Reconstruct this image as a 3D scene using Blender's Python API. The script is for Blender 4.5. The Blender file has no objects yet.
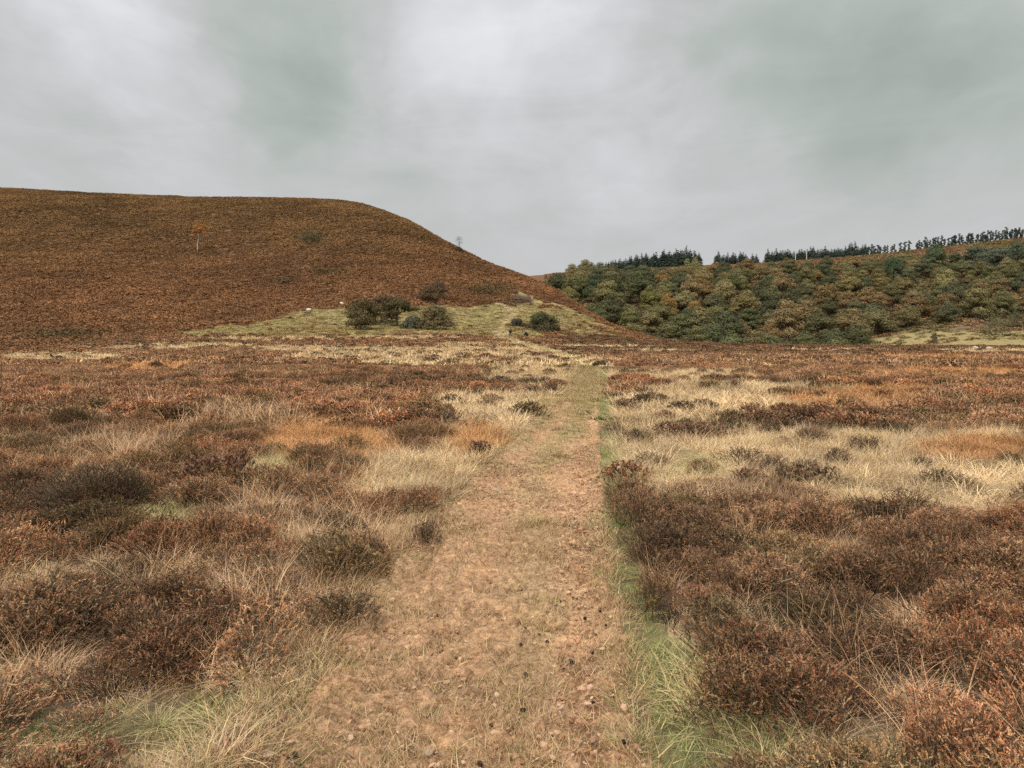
import bpy, math, random
import numpy as np

rng = np.random.default_rng(11)
random.seed(11)
SC = bpy.context.scene
COL = SC.collection

# ------------------------------------------------------------------ camera model
F, CX, CY, EYE = 740.0, 512.0, 384.0, 1.6
HOR = 337.0
PITCH = math.atan((CY - HOR) / F)
cp, sp = math.cos(PITCH), math.sin(PITCH)


def z_at(Y, py):
    """height of a point Y metres ahead that is seen at picture row py"""
    return EYE + Y * np.tan(np.arctan((CY - py) / F) - PITCH)


def project(X, Y, Z):
    zr = Z - EYE
    dep = np.maximum(Y * cp - zr * sp, 0.2)
    return CX + F * X / dep, CY - F * (Y * sp + zr * cp) / dep


def flat_xy(px, py):
    """picture position -> point on level ground (z about 0)"""
    a = PITCH + math.atan((py - CY) / F)
    Y = EYE / math.tan(max(a, 0.004))
    dep = Y * cp + EYE * sp
    return (px - CX) / F * dep, Y


# ------------------------------------------------------------------ noise
def _hash(ix, iy, seed):
    n = (ix.astype(np.int64) * 374761393 + iy.astype(np.int64) * 668265263 + seed * 1442695041) & 0x7FFFFFFF
    n = ((n ^ (n >> 13)) * 1274126177) & 0x7FFFFFFF
    n = n ^ (n >> 16)
    return (n & 0xFFFFF) / float(0xFFFFF)


def vnoise(x, y, seed=0):
    x = np.asarray(x, float); y = np.asarray(y, float)
    ix, iy = np.floor(x), np.floor(y)
    fx, fy = x - ix, y - iy
    fx = fx * fx * (3 - 2 * fx); fy = fy * fy * (3 - 2 * fy)
    a = _hash(ix, iy, seed); b = _hash(ix + 1, iy, seed)
    c = _hash(ix, iy + 1, seed); d = _hash(ix + 1, iy + 1, seed)
    return (a + (b - a) * fx) * (1 - fy) + (c + (d - c) * fx) * fy


def fbm(x, y, seed=0, octv=4):
    s, a, t = 0.0, 1.0, 0.0
    for k in range(octv):
        s = s + a * (vnoise(x * 2 ** k + 17.3 * k, y * 2 ** k - 9.1 * k, seed + k) - 0.5)
        t += a; a *= 0.5
    return 2 * s / t      # about -1..1


def sstep(a, b, x):
    t = np.clip((np.asarray(x, float) - a) / (b - a), 0, 1)
    return t * t * (3 - 2 * t)


# ------------------------------------------------------------------ terrain
# profiles along lines of sight fan out from the path: (distance, picture row)
PROFILE = {
    -500: [(42, 365), (70, 360), (90, 358), (200, 262), (350, 178), (480, 184), (600, 200), (700, 220), (820, 250), (2600, 320)],
    0:    [(42, 365), (78, 357), (100, 352), (220, 268), (370, 188), (480, 196), (600, 212), (700, 230), (820, 260), (2600, 325)],
    100:  [(42, 365), (82, 354), (115, 344), (225, 266), (370, 194), (480, 202), (600, 217), (700, 232), (820, 262), (2600, 325)],
    200:  [(42, 365), (90, 349), (140, 331), (235, 264), (370, 198), (480, 206), (600, 222), (700, 236), (820, 264), (2600, 325)],
    300:  [(42, 365), (96, 346), (150, 328), (235, 264), (360, 199), (470, 208), (600, 224), (700, 238), (820, 266), (2600, 325)],
    345:  [(42, 365), (98, 345), (150, 328), (235, 264), (352, 201), (460, 210), (590, 226), (700, 242), (820, 268), (2600, 325)],
    380:  [(42, 365), (100, 345), (150, 328), (232, 266), (342, 208), (450, 219), (580, 236), (700, 250), (820, 270), (2600, 325)],
    410:  [(42, 365), (100, 345), (152, 328), (230, 270), (330, 221), (440, 236), (570, 255), (700, 265), (820, 275), (2600, 325)],
    440:  [(42, 365), (104, 345), (155, 328), (226, 277), (318, 239), (430, 256), (560, 268), (700, 275), (820, 280), (2600, 325)],
    470:  [(42, 365), (108, 344), (158, 328), (222, 288), (306, 256), (410, 276), (500, 284), (600, 288), (800, 284), (2600, 325)],
    500:  [(42, 365), (110, 344), (160, 328), (216, 296), (290, 269), (380, 290), (450, 298), (560, 294), (800, 280), (2600, 325)],
    530:  [(42, 365), (113, 346), (163, 329), (212, 303), (272, 279), (340, 300), (400, 312), (520, 298), (800, 277.5), (2600, 325)],
    560:  [(42, 366), (115, 348), (160, 333), (204, 311), (246, 293), (300, 318), (340, 330), (440, 296), (780, 277), (2600, 325)],
    585:  [(42, 366), (115, 349), (155, 338), (192, 323), (230, 311), (270, 335), (300, 346), (425, 292), (760, 276), (2600, 325)],
    610:  [(42, 366), (115, 350), (148, 342), (176, 333), (205, 326), (240, 350), (265, 360), (420, 290), (740, 275), (2600, 325)],
    640:  [(42, 366), (112, 351), (135, 346), (155, 341), (175, 336), (205, 362), (250, 372), (420, 289), (720, 273), (2600, 325)],
    680:  [(42, 366), (105, 352), (122, 348), (137, 345), (150, 342.5), (185, 370), (250, 375), (420, 288), (710, 271), (2600, 325)],
    750:  [(42, 366), (95, 352.5), (108, 350), (120, 348), (134, 346), (175, 374), (250, 375), (425, 286), (700, 268), (2600, 325)],
    800:  [(42, 366), (92, 352.5), (106, 350), (118, 348), (132, 346.5), (172, 374), (250, 374), (425, 282), (690, 264.5), (2600, 325)],
    840:  [(42, 366), (90, 352.5), (104, 350), (116, 348.5), (130, 347), (170, 372), (250, 368), (425, 281), (680, 261.5), (2600, 325)],
    880:  [(42, 366), (88, 352.5), (102, 350.5), (114, 349), (128, 347.5), (168, 365), (250, 355), (425, 281), (670, 257.5), (2600, 325)],
    920:  [(42, 366), (87, 352.5), (101, 350.5), (113, 349), (127, 347.5), (166, 358), (250, 346), (425, 280), (655, 252), (2600, 320)],
    960:  [(42, 366), (86, 352.5), (100, 350.5), (112, 349), (126, 347.5), (165, 354), (250, 340), (425, 278), (640, 247.5), (2600, 315)],
    990:  [(42, 366), (86, 352.5), (100, 350.5), (112, 349), (126, 347.5), (165, 354), (250, 339), (425, 276), (630, 244), (2600, 315)],
    1024: [(42, 366), (86, 352.5), (100, 350.5), (112, 349), (126, 347.5), (165, 354), (250, 339), (425, 273), (620, 240), (2600, 310)],
    1500: [(42, 366), (86, 353), (100, 351), (112, 350), (126, 349), (165, 354), (250, 338), (425, 262), (620, 222), (2600, 300)],
}
_keys = sorted(PROFILE)
_dense = np.arange(-800, 1900.1, 3.0)
_K = 12
TAB_Y = np.zeros((len(_dense), _K)); TAB_Z = np.zeros((len(_dense), _K))
TAB_Y[:, 1] = 15.0
for k in range(10):
    ys = np.array([PROFILE[c][k][0] for c in _keys], float)
    ps = np.array([PROFILE[c][k][1] for c in _keys], float)
    yy = np.interp(_dense, _keys, ys); pp = np.interp(_dense, _keys, ps)
    ker = np.exp(-0.5 * (np.arange(-6, 7) / 2.6) ** 2); ker /= ker.sum()
    yy = np.convolve(np.pad(yy, 6, 'edge'), ker, 'valid'); pp = np.convolve(np.pad(pp, 6, 'edge'), ker, 'valid')
    TAB_Y[:, k + 2] = yy
    TAB_Z[:, k + 2] = z_at(yy, pp)


def controls(pe):
    t = np.clip((pe - _dense[0]) / 3.0, 0, len(_dense) - 1.001)
    i = t.astype(int); f = (t - i)[:, None]
    return TAB_Y[i] * (1 - f) + TAB_Y[i + 1] * f, TAB_Z[i] * (1 - f) + TAB_Z[i + 1] * f


def pchip(x, y, q):
    h = np.diff(x, axis=1); d = np.diff(y, axis=1) / h
    m = np.zeros_like(y)
    w1 = 2 * h[:, 1:] + h[:, :-1]; w2 = h[:, 1:] + 2 * h[:, :-1]
    a, b = d[:, :-1], d[:, 1:]
    ok = a * b > 0
    aa = np.where(ok, a, 1); bb = np.where(ok, b, 1)
    m[:, 1:-1] = np.where(ok, (w1 + w2) / (w1 / aa + w2 / bb), 0)
    m[:, 0] = d[:, 0]; m[:, -1] = d[:, -1]
    i = np.clip((q[:, None] >= x).sum(1) - 1, 0, x.shape[1] - 2)
    r = np.arange(len(q))
    hh = h[r, i]; t = (q - x[r, i]) / hh
    t = np.clip(t, 0, 1)
    y0, y1, m0, m1 = y[r, i], y[r, i + 1], m[r, i], m[r, i + 1]
    t2, t3 = t * t, t * t * t
    z = (2 * t3 - 3 * t2 + 1) * y0 + (t3 - 2 * t2 + t) * hh * m0 + (-2 * t3 + 3 * t2) * y1 + (t3 - t2) * hh * m1
    return z, i + t


# path edges (picture rows on level ground)
LEFT_EDGE = [(215, 810), (252, 768), (306, 695), (340, 640), (372, 598), (396, 566), (428, 522), (460, 490), (488, 463), (516, 440), (536, 420), (550, 405), (561, 390), (569, 379), (576, 371), (579, 368)]
RIGHT_EDGE = [(660, 800), (652, 768), (640, 700), (627, 640), (613, 580), (604, 520), (599, 460), (598, 420), (599, 395), (600, 382), (599, 369)]
_L = np.array([flat_xy(*p) for p in LEFT_EDGE]); _R = np.array([flat_xy(*p) for p in RIGHT_EDGE])
PATH_END = 40.0


def path_edges(Y):
    lx = np.interp(Y, _L[:, 1], _L[:, 0]); rx = np.interp(Y, _R[:, 1], _R[:, 0])
    near = np.minimum(Y - _L[0, 1], 0)
    lx = lx - near * 0.02; rx = rx + near * 0.0
    lx = lx + 0.09 * fbm(Y * 1.3, Y * 0 + 3.0, 91, 3) * sstep(0, 5, Y + 3)
    rx = rx + 0.06 * fbm(Y * 1.3, Y * 0 + 8.0, 97, 3)
    return lx, rx


def path_inside(X, Y):
    """metres inside the path's edge (negative outside)"""
    lx, rx = path_edges(Y)
    d = np.minimum(X - lx, rx - X)
    d = np.where(Y > PATH_END - 8, np.minimum(d, (PATH_END - 2 - Y + 3.5 * fbm(X / .8, Y / 3.0, 123, 3)) * .25), d)
    return d


def terrain(X, Y, full=False, smooth=False):
    X = np.asarray(X, float).ravel(); Y = np.asarray(Y, float).ravel()
    r = np.hypot(X, Y); th = np.arctan2(X, Y)
    tc = np.clip(th, -1.05, 1.05)
    pe = CX + F * np.tan(tc)
    yq = r * np.cos(tc)
    cy_, cz_ = controls(pe)
    z, s = pchip(cy_, cz_, yq)
    w = 1 - sstep(1.5, 2.4, np.abs(th))
    z = z * w
    if not smooth:
        dpath = path_inside(X, Y)
        damp = np.where(Y > 0, sstep(-0.1, -1.2, dpath), 1.0)
        z = z + (0.10 * fbm(X / 2.6, Y / 2.6, 5, 3) * (0.25 + 0.75 * damp)) * (1 - sstep(60, 120, r)) * sstep(0.3, 2, r)
        z = z + 0.55 * fbm(X / 9.0, Y / 9.0, 21, 3) * sstep(110, 240, r) * (1 - sstep(440, 600, r))
        z = z - 0.05 * sstep(-0.05, 0.25, dpath) * (Y > 0)
    if full:
        return z, s, pe
    return z


def on_ray(px, Y):
    """point on the terrain Y metres ahead along picture column px"""
    X = (px - CX) / F * Y
    for _ in range(3):
        z = float(terrain([X], [Y])[0])
        X = (px - CX) / F * (Y * cp - (z - EYE) * sp)
    return X, Y, float(terrain([X], [Y])[0])


def hit(px, py, y0=1.5, y1=760.0):
    """first terrain point seen at a picture position"""
    Ys = np.geomspace(y0, y1, 1500)
    X = (px - CX) / F * Ys * cp
    Z = terrain(X, Ys, smooth=True)
    pyy = project(X, Ys, Z)[1]
    k = np.argmax(pyy <= py)
    if pyy[k] > py:
        k = len(Ys) - 1
    return on_ray(px, float(Ys[k]))


# ------------------------------------------------------------------ what grows where
H, D, R, M, S, O, G, E, B, W, FS, P, V, RP = range(14)
# (px, py, half width, half height, kind) on the moor, later rows win
PATCHES = [
    (440, 352, 130, 5, S), (300, 350, 60, 3, S), (60, 357, 70, 3, S), (420, 340, 150, 5.5, H),
    (340, 356, 60, 4, S), (430, 361, 70, 4, S), (200, 346, 60, 3, S), (150, 365, 50, 4, O), (250, 385, 80, 8, R), (100, 385, 90, 10, R),
    (400, 338, 70, 2.2, S), (270, 339, 80, 2.5, S), (140, 349, 60, 2.5, S), (480, 345, 50, 2.5, S), (600, 347, 60, 2, S), (660, 352, 50, 2, S), (820, 351, 60, 1.6, S), (990, 352, 60, 2, S), (930, 357, 60, 2, O),
    (560, 360, 48, 5, S), (575, 366, 40, 5, S), (530, 372, 60, 9, S), (400, 378, 90, 7, D), (545, 395, 45, 14, S), (480, 400, 55, 14, S),
    (500, 425, 60, 22, S), (450, 455, 45, 22, S), (475, 430, 30, 15, O), (540, 402, 26, 9, G),
    (312, 428, 52, 22, O), (365, 440, 40, 18, O), (250, 410, 60, 10, M), (390, 470, 45, 30, S), (275, 457, 34, 15, G),
    (40, 470, 130, 40, H), (30, 500, 90, 26, D), (170, 500, 40, 20, G), (240, 500, 60, 14, M), (110, 440, 70, 10, M), (150, 420, 30, 8, O), (60, 415, 90, 14, R),
    (200, 590, 240, 62, M), (60, 560, 60, 16, S), (190, 585, 40, 18, S), (100, 540, 60, 18, H), (300, 560, 40, 16, H), (90, 600, 60, 20, H), (190, 610, 50, 16, R), (350, 520, 90, 34, M), (370, 560, 50, 28, H), (310, 610, 50, 24, H),
    (20, 610, 50, 40, H), (130, 650, 90, 36, R), (250, 640, 36, 18, D), (20, 680, 40, 24, R), (80, 700, 50, 20, R),
    (170, 740, 150, 40, G), (250, 700, 60, 34, S), (40, 745, 60, 26, G), (120, 770, 160, 20, S),
    (450, 500, 30, 30, S), (425, 520, 20, 26, S),
    (150, 860, 280, 90, G), (60, 800, 120, 24, R), (220, 715, 70, 36, G), (160, 700, 40, 14, M), (120, 745, 40, 12, R), (250, 735, 30, 14, M), (60, 720, 40, 14, M), (30, 660, 60, 30, R),
    # right of the path
    (690, 372, 90, 5, S), (780, 395, 180, 14, S), (700, 400, 90, 24, S), (850, 440, 240, 42, S), (1000, 470, 150, 34, S),
    (980, 405, 150, 18, H), (860, 393, 75, 9, O), (960, 370, 90, 5, O), (900, 385, 60, 4, O), (985, 438, 80, 13, O), (810, 412, 75, 7, D),
    (690, 455, 34, 12, G), (640, 465, 30, 20, G), (720, 480, 90, 14, M), (640, 440, 30, 30, S), (650, 415, 30, 20, S),
    (840, 560, 230, 62, R), (1010, 540, 150, 40, R), (680, 520, 60, 34, R), (900, 650, 190, 60, R), (1000, 720, 120, 60, R),
    (890, 498, 60, 10, D), (950, 520, 60, 8, D), (730, 622, 66, 26, M), (820, 600, 60, 18, D), (860, 625, 30, 22, D),
    (650, 600, 26, 26, D), (690, 640, 40, 30, S), (700, 690, 46, 40, G), (740, 750, 90, 44, G), (606, 410, 9, 34, E), (604, 470, 12, 30, E), (690, 655, 22, 22, E), (850, 745, 60, 34, M),
]
BRACKEN_LINE = np.array([(-800, 362), (0, 354), (60, 349), (110, 342), (200, 329), (300, 312), (340, 306), (400, 303), (440, 305), (470, 307), (490, 305), (505, 301), (520, 292), (545, 300), (575, 311), (600, 321), (616, 328), (640, 338), (700, 300)])
MOOR_LINE = np.array([(-800, 362), (0, 353), (100, 342), (200, 336.5), (340, 334), (450, 334), (500, 339), (530, 341), (560, 337), (600, 337), (640, 341), (1024, 346), (1900, 346)])
TRAIL = [(590, 364), (568, 356), (540, 349), (520, 343), (505, 338), (499, 331), (506, 322), (514, 313), (508, 306), (496, 303)]


def zones(X, Y, Z, s, pe):
    wx = fbm(X / 2.2, Y / 2.2, 301, 3); wy = fbm(X / 2.2, Y / 2.2, 331, 3)
    gx, gy = project(X, Y, Z)
    px, py = project(X, Y, Z + 0.19 * (1 - sstep(40, 90, Y)) * sstep(2.5, 6, Y))
    n = len(px)
    z = np.full(n, H)
    z[(px > 560) & (py < 372)] = H
    z[(px > 560) & (py < 356)] = D
    bign = fbm(X / 6.0, Y / 6.0, 351, 3)
    z[(px < 560) & (bign > 0.28) & (py > 470)] = M
    z[(px < 500) & (bign > 0.10) & (py <= 470) & (py > 372)] = R
    z[(px < 560) & (bign < -0.45)] = D
    z[(px < 340) & (py > 375) & (py < 470) & (bign > -0.05) & (bign < 0.12)] = R
    for (ax, ay, rx, ry, k) in PATCHES:
        e = np.hypot((px - ax) / rx, (py - ay) / ry) + 0.34 * wx + 0.12 * wy
        z[e < 1.0] = k
    lx, rx_ = path_edges(np.maximum(Y, 0.5))
    dl, dr = lx - X, X - rx_
    near = (Y > 0) & (Y < PATH_END + 6)
    gw = 0.16 + 0.12 * wx + 0.18 * sstep(5, 25, Y)
    z[(Y > 30) & (Y < 50) & (X > lx - .3) & (X < rx_ + .3)] = S
    z[near & (dr > -0.1) & (dr < gw + 0.05)] = E
    z[near & (dl > -0.1) & (dl < 0.08 + 0.08 * wy)] = G
    # trail over the rise
    for i in range(len(TRAIL) - 1):
        (ax, ay), (bx, by) = TRAIL[i], TRAIL[i + 1]
        t = np.clip(((px - ax) * (bx - ax) + (py - ay) * 6 * (by - ay) * 6) / ((bx - ax) ** 2 + 36 * (by - ay) ** 2), 0, 1)
        dd = np.hypot(px - ax - t * (bx - ax), (py - ay - t * (by - ay)) * 4)
        z[(dd < np.where(py < 331, 3.4, 9.0) + 3 * wx) & (py < 366) & (py > 300) & (s < 6.2)] = RP
    # the hill, the rise and the far side
    px, py = gx, gy
    pw = py + 4.5 * fbm(X / 13, Y / 16, 371, 4) + 2.5 * fbm(X / 4, Y / 5, 377, 3)
    bl = np.interp(px, BRACKEN_LINE[:, 0], BRACKEN_LINE[:, 1]); ml = np.interp(px, MOOR_LINE[:, 0], MOOR_LINE[:, 1])
    rise = (pw < ml) & (px < 660) & (s < 6.3)
    z[rise & (z != RP)] = P
    kb = fbm(X / 9, Y / 14, 391, 4) + .35 * fbm(X / 3, Y / 5, 395, 3) + .28 * sstep(555, 635, px) + .35 * sstep(260, 120, px) - .6 * sstep(150, 60, np.abs(px - 400))
    z[rise & (z != RP) & (kb > .34)] = B
    onrise = rise & (np.hypot((px - 512) / 22, (pw - 300) / 5) < 1)
    z[onrise] = D
    br = (pw < bl) & (px < 640) & (s < 6.3)
    z[br] = B
    far = (s >= 6.3)
    z[far] = W
    z[far & (pe < 545)] = B
    z[far & (pe > 545) & (s > 9.15)] = FS
    z[far & (pe > 770) & (pe < 905) & (s > 9.75)] = V
    z[far & (pe > 845) & (s < 8.3)] = P
    z[far & (z == P) & (py + 3 * wx < 331) & (pe > 845)] = FS
    z[(np.abs(np.arctan2(X, Y)) > 1.3) & (np.hypot(X, Y) > 60)] = H
    z[(Y > 0) & (path_inside(X, Y) > 0.02)] = -1
    return z, px, py


GROUND = {-1: (.20, .105, .055), H: (.075, .045, .028), D: (.055, .036, .024), R: (.080, .045, .028), M: (.12, .085, .05), S: (.30, .215, .115),
          O: (.24, .13, .055), G: (.15, .115, .055), E: (.15, .125, .055), B: (.125, .064, .029), W: (.04, .034, .018), FS: (.14, .098, .055),
          P: (.24, .185, .08), V: (.42, .33, .22), RP: (.31, .235, .12)}


# ------------------------------------------------------------------ helpers
def link(o, parent=None):
    COL.objects.link(o)
    if parent is not None:
        o.parent = parent
    return o


def tag(o, label=None, cat=None, group=None, kind=None):
    if label: o['label'] = label
    if cat: o['category'] = cat
    if group: o['group'] = group
    if kind: o['kind'] = kind
    return o


def mesh_np(name, V, T, cols=None, mats=None, midx=None, smooth=False, flat_cols=None):
    me = bpy.data.meshes.new(name)
    V = np.asarray(V, np.float32); T = np.asarray(T, np.int32)
    k = T.shape[1]
    me.vertices.add(len(V)); me.vertices.foreach_set('co', V.ravel())
    me.loops.add(T.size); me.loops.foreach_set('vertex_index', T.ravel())
    me.polygons.add(len(T)); me.polygons.foreach_set('loop_start', np.arange(0, T.size, k, dtype=np.int32))
    if midx is not None:
        me.polygons.foreach_set('material_index', np.asarray(midx, np.int32))
    me.polygons.foreach_set('use_smooth', np.full(len(T), bool(smooth)))
    if cols is not None:
        a = me.attributes.new('col', 'FLOAT_COLOR', 'POINT')
        c = np.ones((len(V), 4), np.float32); c[:, :3] = cols
        a.data.foreach_set('color', c.ravel())
    for m in (mats or []):
        me.materials.append(m)
    me.update(calc_edges=True)
    return me


def empty(name, loc, rz=0.0):
    o = bpy.data.objects.new(name, None)
    o.empty_display_size = 0.2
    o.location = loc; o.rotation_euler = (0, 0, rz)
    return link(o)


def new_mat(name):
    m = bpy.data.materials.new(name); m.use_nodes = True
    nt = m.node_tree; nt.nodes.clear()
    out = nt.nodes.new('ShaderNodeOutputMaterial')
    b = nt.nodes.new('ShaderNodeBsdfPrincipled')
    b.inputs['Roughness'].default_value = 0.85
    b.inputs['Specular IOR Level'].default_value = 0.15
    nt.links.new(b.outputs[0], out.inputs[0])
    return m, nt, b


def nd(nt, typ, **kw):
    n = nt.nodes.new(typ)
    for k, v in kw.items():
        setattr(n, k, v)
    return n


def mixc(nt, a, b, fac, mode='MIX'):
    n = nt.nodes.new('ShaderNodeMix'); n.data_type = 'RGBA'; n.blend_type = mode
    for sock, v in ((0, fac), (6, a), (7, b)):
        if hasattr(v, 'is_output'):
            nt.links.new(v, n.inputs[sock])
        else:
            n.inputs[sock].default_value = v if sock == 0 else (*v, 1)
    return n.outputs[2]


def noise(nt, vec, scale, detail=3, rough=0.55):
    n = nt.nodes.new('ShaderNodeTexNoise')
    n.inputs['Scale'].default_value = scale; n.inputs['Detail'].default_value = detail; n.inputs['Roughness'].default_value = rough
    if vec is not None:
        nt.links.new(vec, n.inputs['Vector'])
    return n


def ramp(nt, fac, stops):
    n = nt.nodes.new('ShaderNodeValToRGB')
    e = n.color_ramp.elements
    e[0].position, e[0].color = stops[0][0], (*stops[0][1], 1)
    e[1].position, e[1].color = stops[-1][0], (*stops[-1][1], 1)
    for p, c in stops[1:-1]:
        x = e.new(p); x.color = (*c, 1)
    nt.links.new(fac, n.inputs[0])
    return n.outputs[0]


def plant_mat(name, instancer=True, rough=0.8, translucent=0.0):
    """colour of the mesh times the tint of the instance or of the object"""
    m, nt, b = new_mat(name)
    a = nd(nt, 'ShaderNodeAttribute', attribute_name='col')
    if instancer:
        t = nd(nt, 'ShaderNodeAttribute', attribute_name='tint', attribute_type='INSTANCER').outputs['Color']
    else:
        t = nd(nt, 'ShaderNodeObjectInfo').outputs['Color']
    c = mixc(nt, a.outputs['Color'], t, 1.0, 'MULTIPLY')
    nt.links.new(c, b.inputs['Base Color'])
    b.inputs['Roughness'].default_value = rough
    if translucent > 0:
        out = [n for n in nt.nodes if n.type == 'OUTPUT_MATERIAL'][0]
        tr = nd(nt, 'ShaderNodeBsdfTranslucent'); nt.links.new(c, tr.inputs['Color'])
        mx = nd(nt, 'ShaderNodeMixShader'); mx.inputs[0].default_value = translucent
        nt.links.new(b.outputs[0], mx.inputs[1]); nt.links.new(tr.outputs[0], mx.inputs[2])
        nt.links.new(mx.outputs[0], out.inputs[0])
    return m


def plain_mat(name, col, rough=0.7, var=0.25, scale=6.0):
    m, nt, b = new_mat(name)
    tc = nd(nt, 'ShaderNodeTexCoord')
    n = noise(nt, tc.outputs['Object'], scale, 4)
    lo = tuple(c * (1 - var) for c in col); hi = tuple(min(1, c * (1 + var)) for c in col)
    nt.links.new(ramp(nt, n.outputs[0], [(0.3, lo), (0.7, hi)]), b.inputs['Base Color'])
    b.inputs['Roughness'].default_value = rough
    return m


M_INST = plant_mat('moor_plants', True)
M_LEAF = plant_mat('tree_leaves', False)
M_BARK = plain_mat('bark', (.10, .08, .06))
M_PALEBARK = plain_mat('pale_bark', (.50, .46, .40))

# ------------------------------------------------------------------ ground sheet
def build_ground():
    fine = np.radians(np.arange(-42, 42.001, 0.085))
    coarse = np.radians(np.concatenate([np.arange(-180, -42.5, 2.5), np.arange(42.5, 179.9, 2.5)]))
    th = np.sort(np.concatenate([fine, coarse]))
    rr = np.geomspace(0.5, 2550, 400)
    nT, nR = len(th), len(rr)
    TH, RR = np.meshgrid(th, rr)
    X = (RR * np.sin(TH)).ravel(); Y = (RR * np.cos(TH)).ravel()
    Z, s, pe = terrain(X, Y, full=True)
    zn, px, py = zones(X, Y, Z, s, pe)
    lut = np.array([GROUND[k] for k in range(-1, 14)])
    c = lut[zn + 1]
    c = c * (1 + 0.22 * fbm(X / 1.1, Y / 1.1, 61, 3))[:, None]
    # broad drift of colour over the bracken hill and the far slope
    hb = (zn == B)
    k = fbm(X / 38, Y / 38, 401, 4)
    c[hb] = c[hb] * (1 + 0.25 * k[hb])[:, None] * np.where(k[hb] > 0.25, 1, 1)[:, None]
    i = np.arange(nR - 1)[:, None] * nT; j = np.arange(nT)[None, :]; j2 = (j + 1) % nT
    T = np.stack([i + j, i + j2, i + nT + j2, i + nT + j], -1).reshape(-1, 4)
    T = T[:, ::-1]
    zc = float(Z[:nT].mean())
    V = np.column_stack([X, Y, Z])
    m, nt, b = new_mat('moor_ground')
    a = nd(nt, 'ShaderNodeAttribute', attribute_name='col')
    g = nd(nt, 'ShaderNodeNewGeometry')
    n1 = noise(nt, g.outputs['Position'], 9.0, 5, .65); n2 = noise(nt, g.outputs['Position'], 0.55, 5, .65)
    v1 = ramp(nt, n1.outputs[0], [(0.3, (.55, .55, .55)), (0.7, (1.4, 1.4, 1.4))])
    v2 = ramp(nt, n2.outputs[0], [(0.3, (.72, .72, .72)), (0.7, (1.28, 1.25, 1.2))])
    c1 = mixc(nt, a.outputs['Color'], v1, 1.0, 'MULTIPLY')
    c2 = mixc(nt, c1, v2, 1.0, 'MULTIPLY')
    nt.links.new(c2, b.inputs['Base Color'])
    bp = nd(nt, 'ShaderNodeBump'); bp.inputs['Strength'].default_value = 0.8; bp.inputs['Distance'].default_value = 0.06
    nt.links.new(n1.outputs[0], bp.inputs['Height']); nt.links.new(bp.outputs[0], b.inputs['Normal'])
    b.inputs['Roughness'].default_value = 0.95
    # close the hole under the camera
    V = np.vstack([V, [[0, 0, zc]]]); c = np.vstack([c, [GROUND[-1]]])
    me = mesh_np('ground', V, T, c, [m], smooth=True)
    import bmesh
    bm = bmesh.new(); bm.from_mesh(me); bm.verts.ensure_lookup_table()
    cv = bm.verts[len(V) - 1]
    for q in range(nT):
        f = bm.faces.new((bm.verts[q], cv, bm.verts[(q + 1) % nT])); f.smooth = True
    bm.to_mesh(me); bm.free()
    tag(link(bpy.data.objects.new('ground', me)), 'rolling autumn moorland ground with hill and valley side', 'ground', kind='structure')


build_ground()


# ------------------------------------------------------------------ the path
def grassiness(X, Y):
    lx, rx = path_edges(Y)
    u = (X - lx) / np.maximum(rx - lx, .2)
    mid = np.exp(-((u - 0.60 - 0.10 * np.sin(Y * 0.5)) / 0.17) ** 2) * 0.75
    farg = (0.50 * sstep(6, 13, Y) + .6 * sstep(14, 26, Y)) * (1 - 0.7 * sstep(0.82, 0.95, u) * (1 - sstep(14, 26, Y)))
    edge = 0.5 * np.exp(-((u - 0.06) / 0.08) ** 2)
    g = mid + farg + edge + 0.50 * fbm(X / 0.42, Y / 0.7, 711, 4) - 0.36
    g = g - 0.5 * np.exp(-((u - 0.88) / 0.08) ** 2)
    return np.clip(g, 0, 1)


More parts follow.
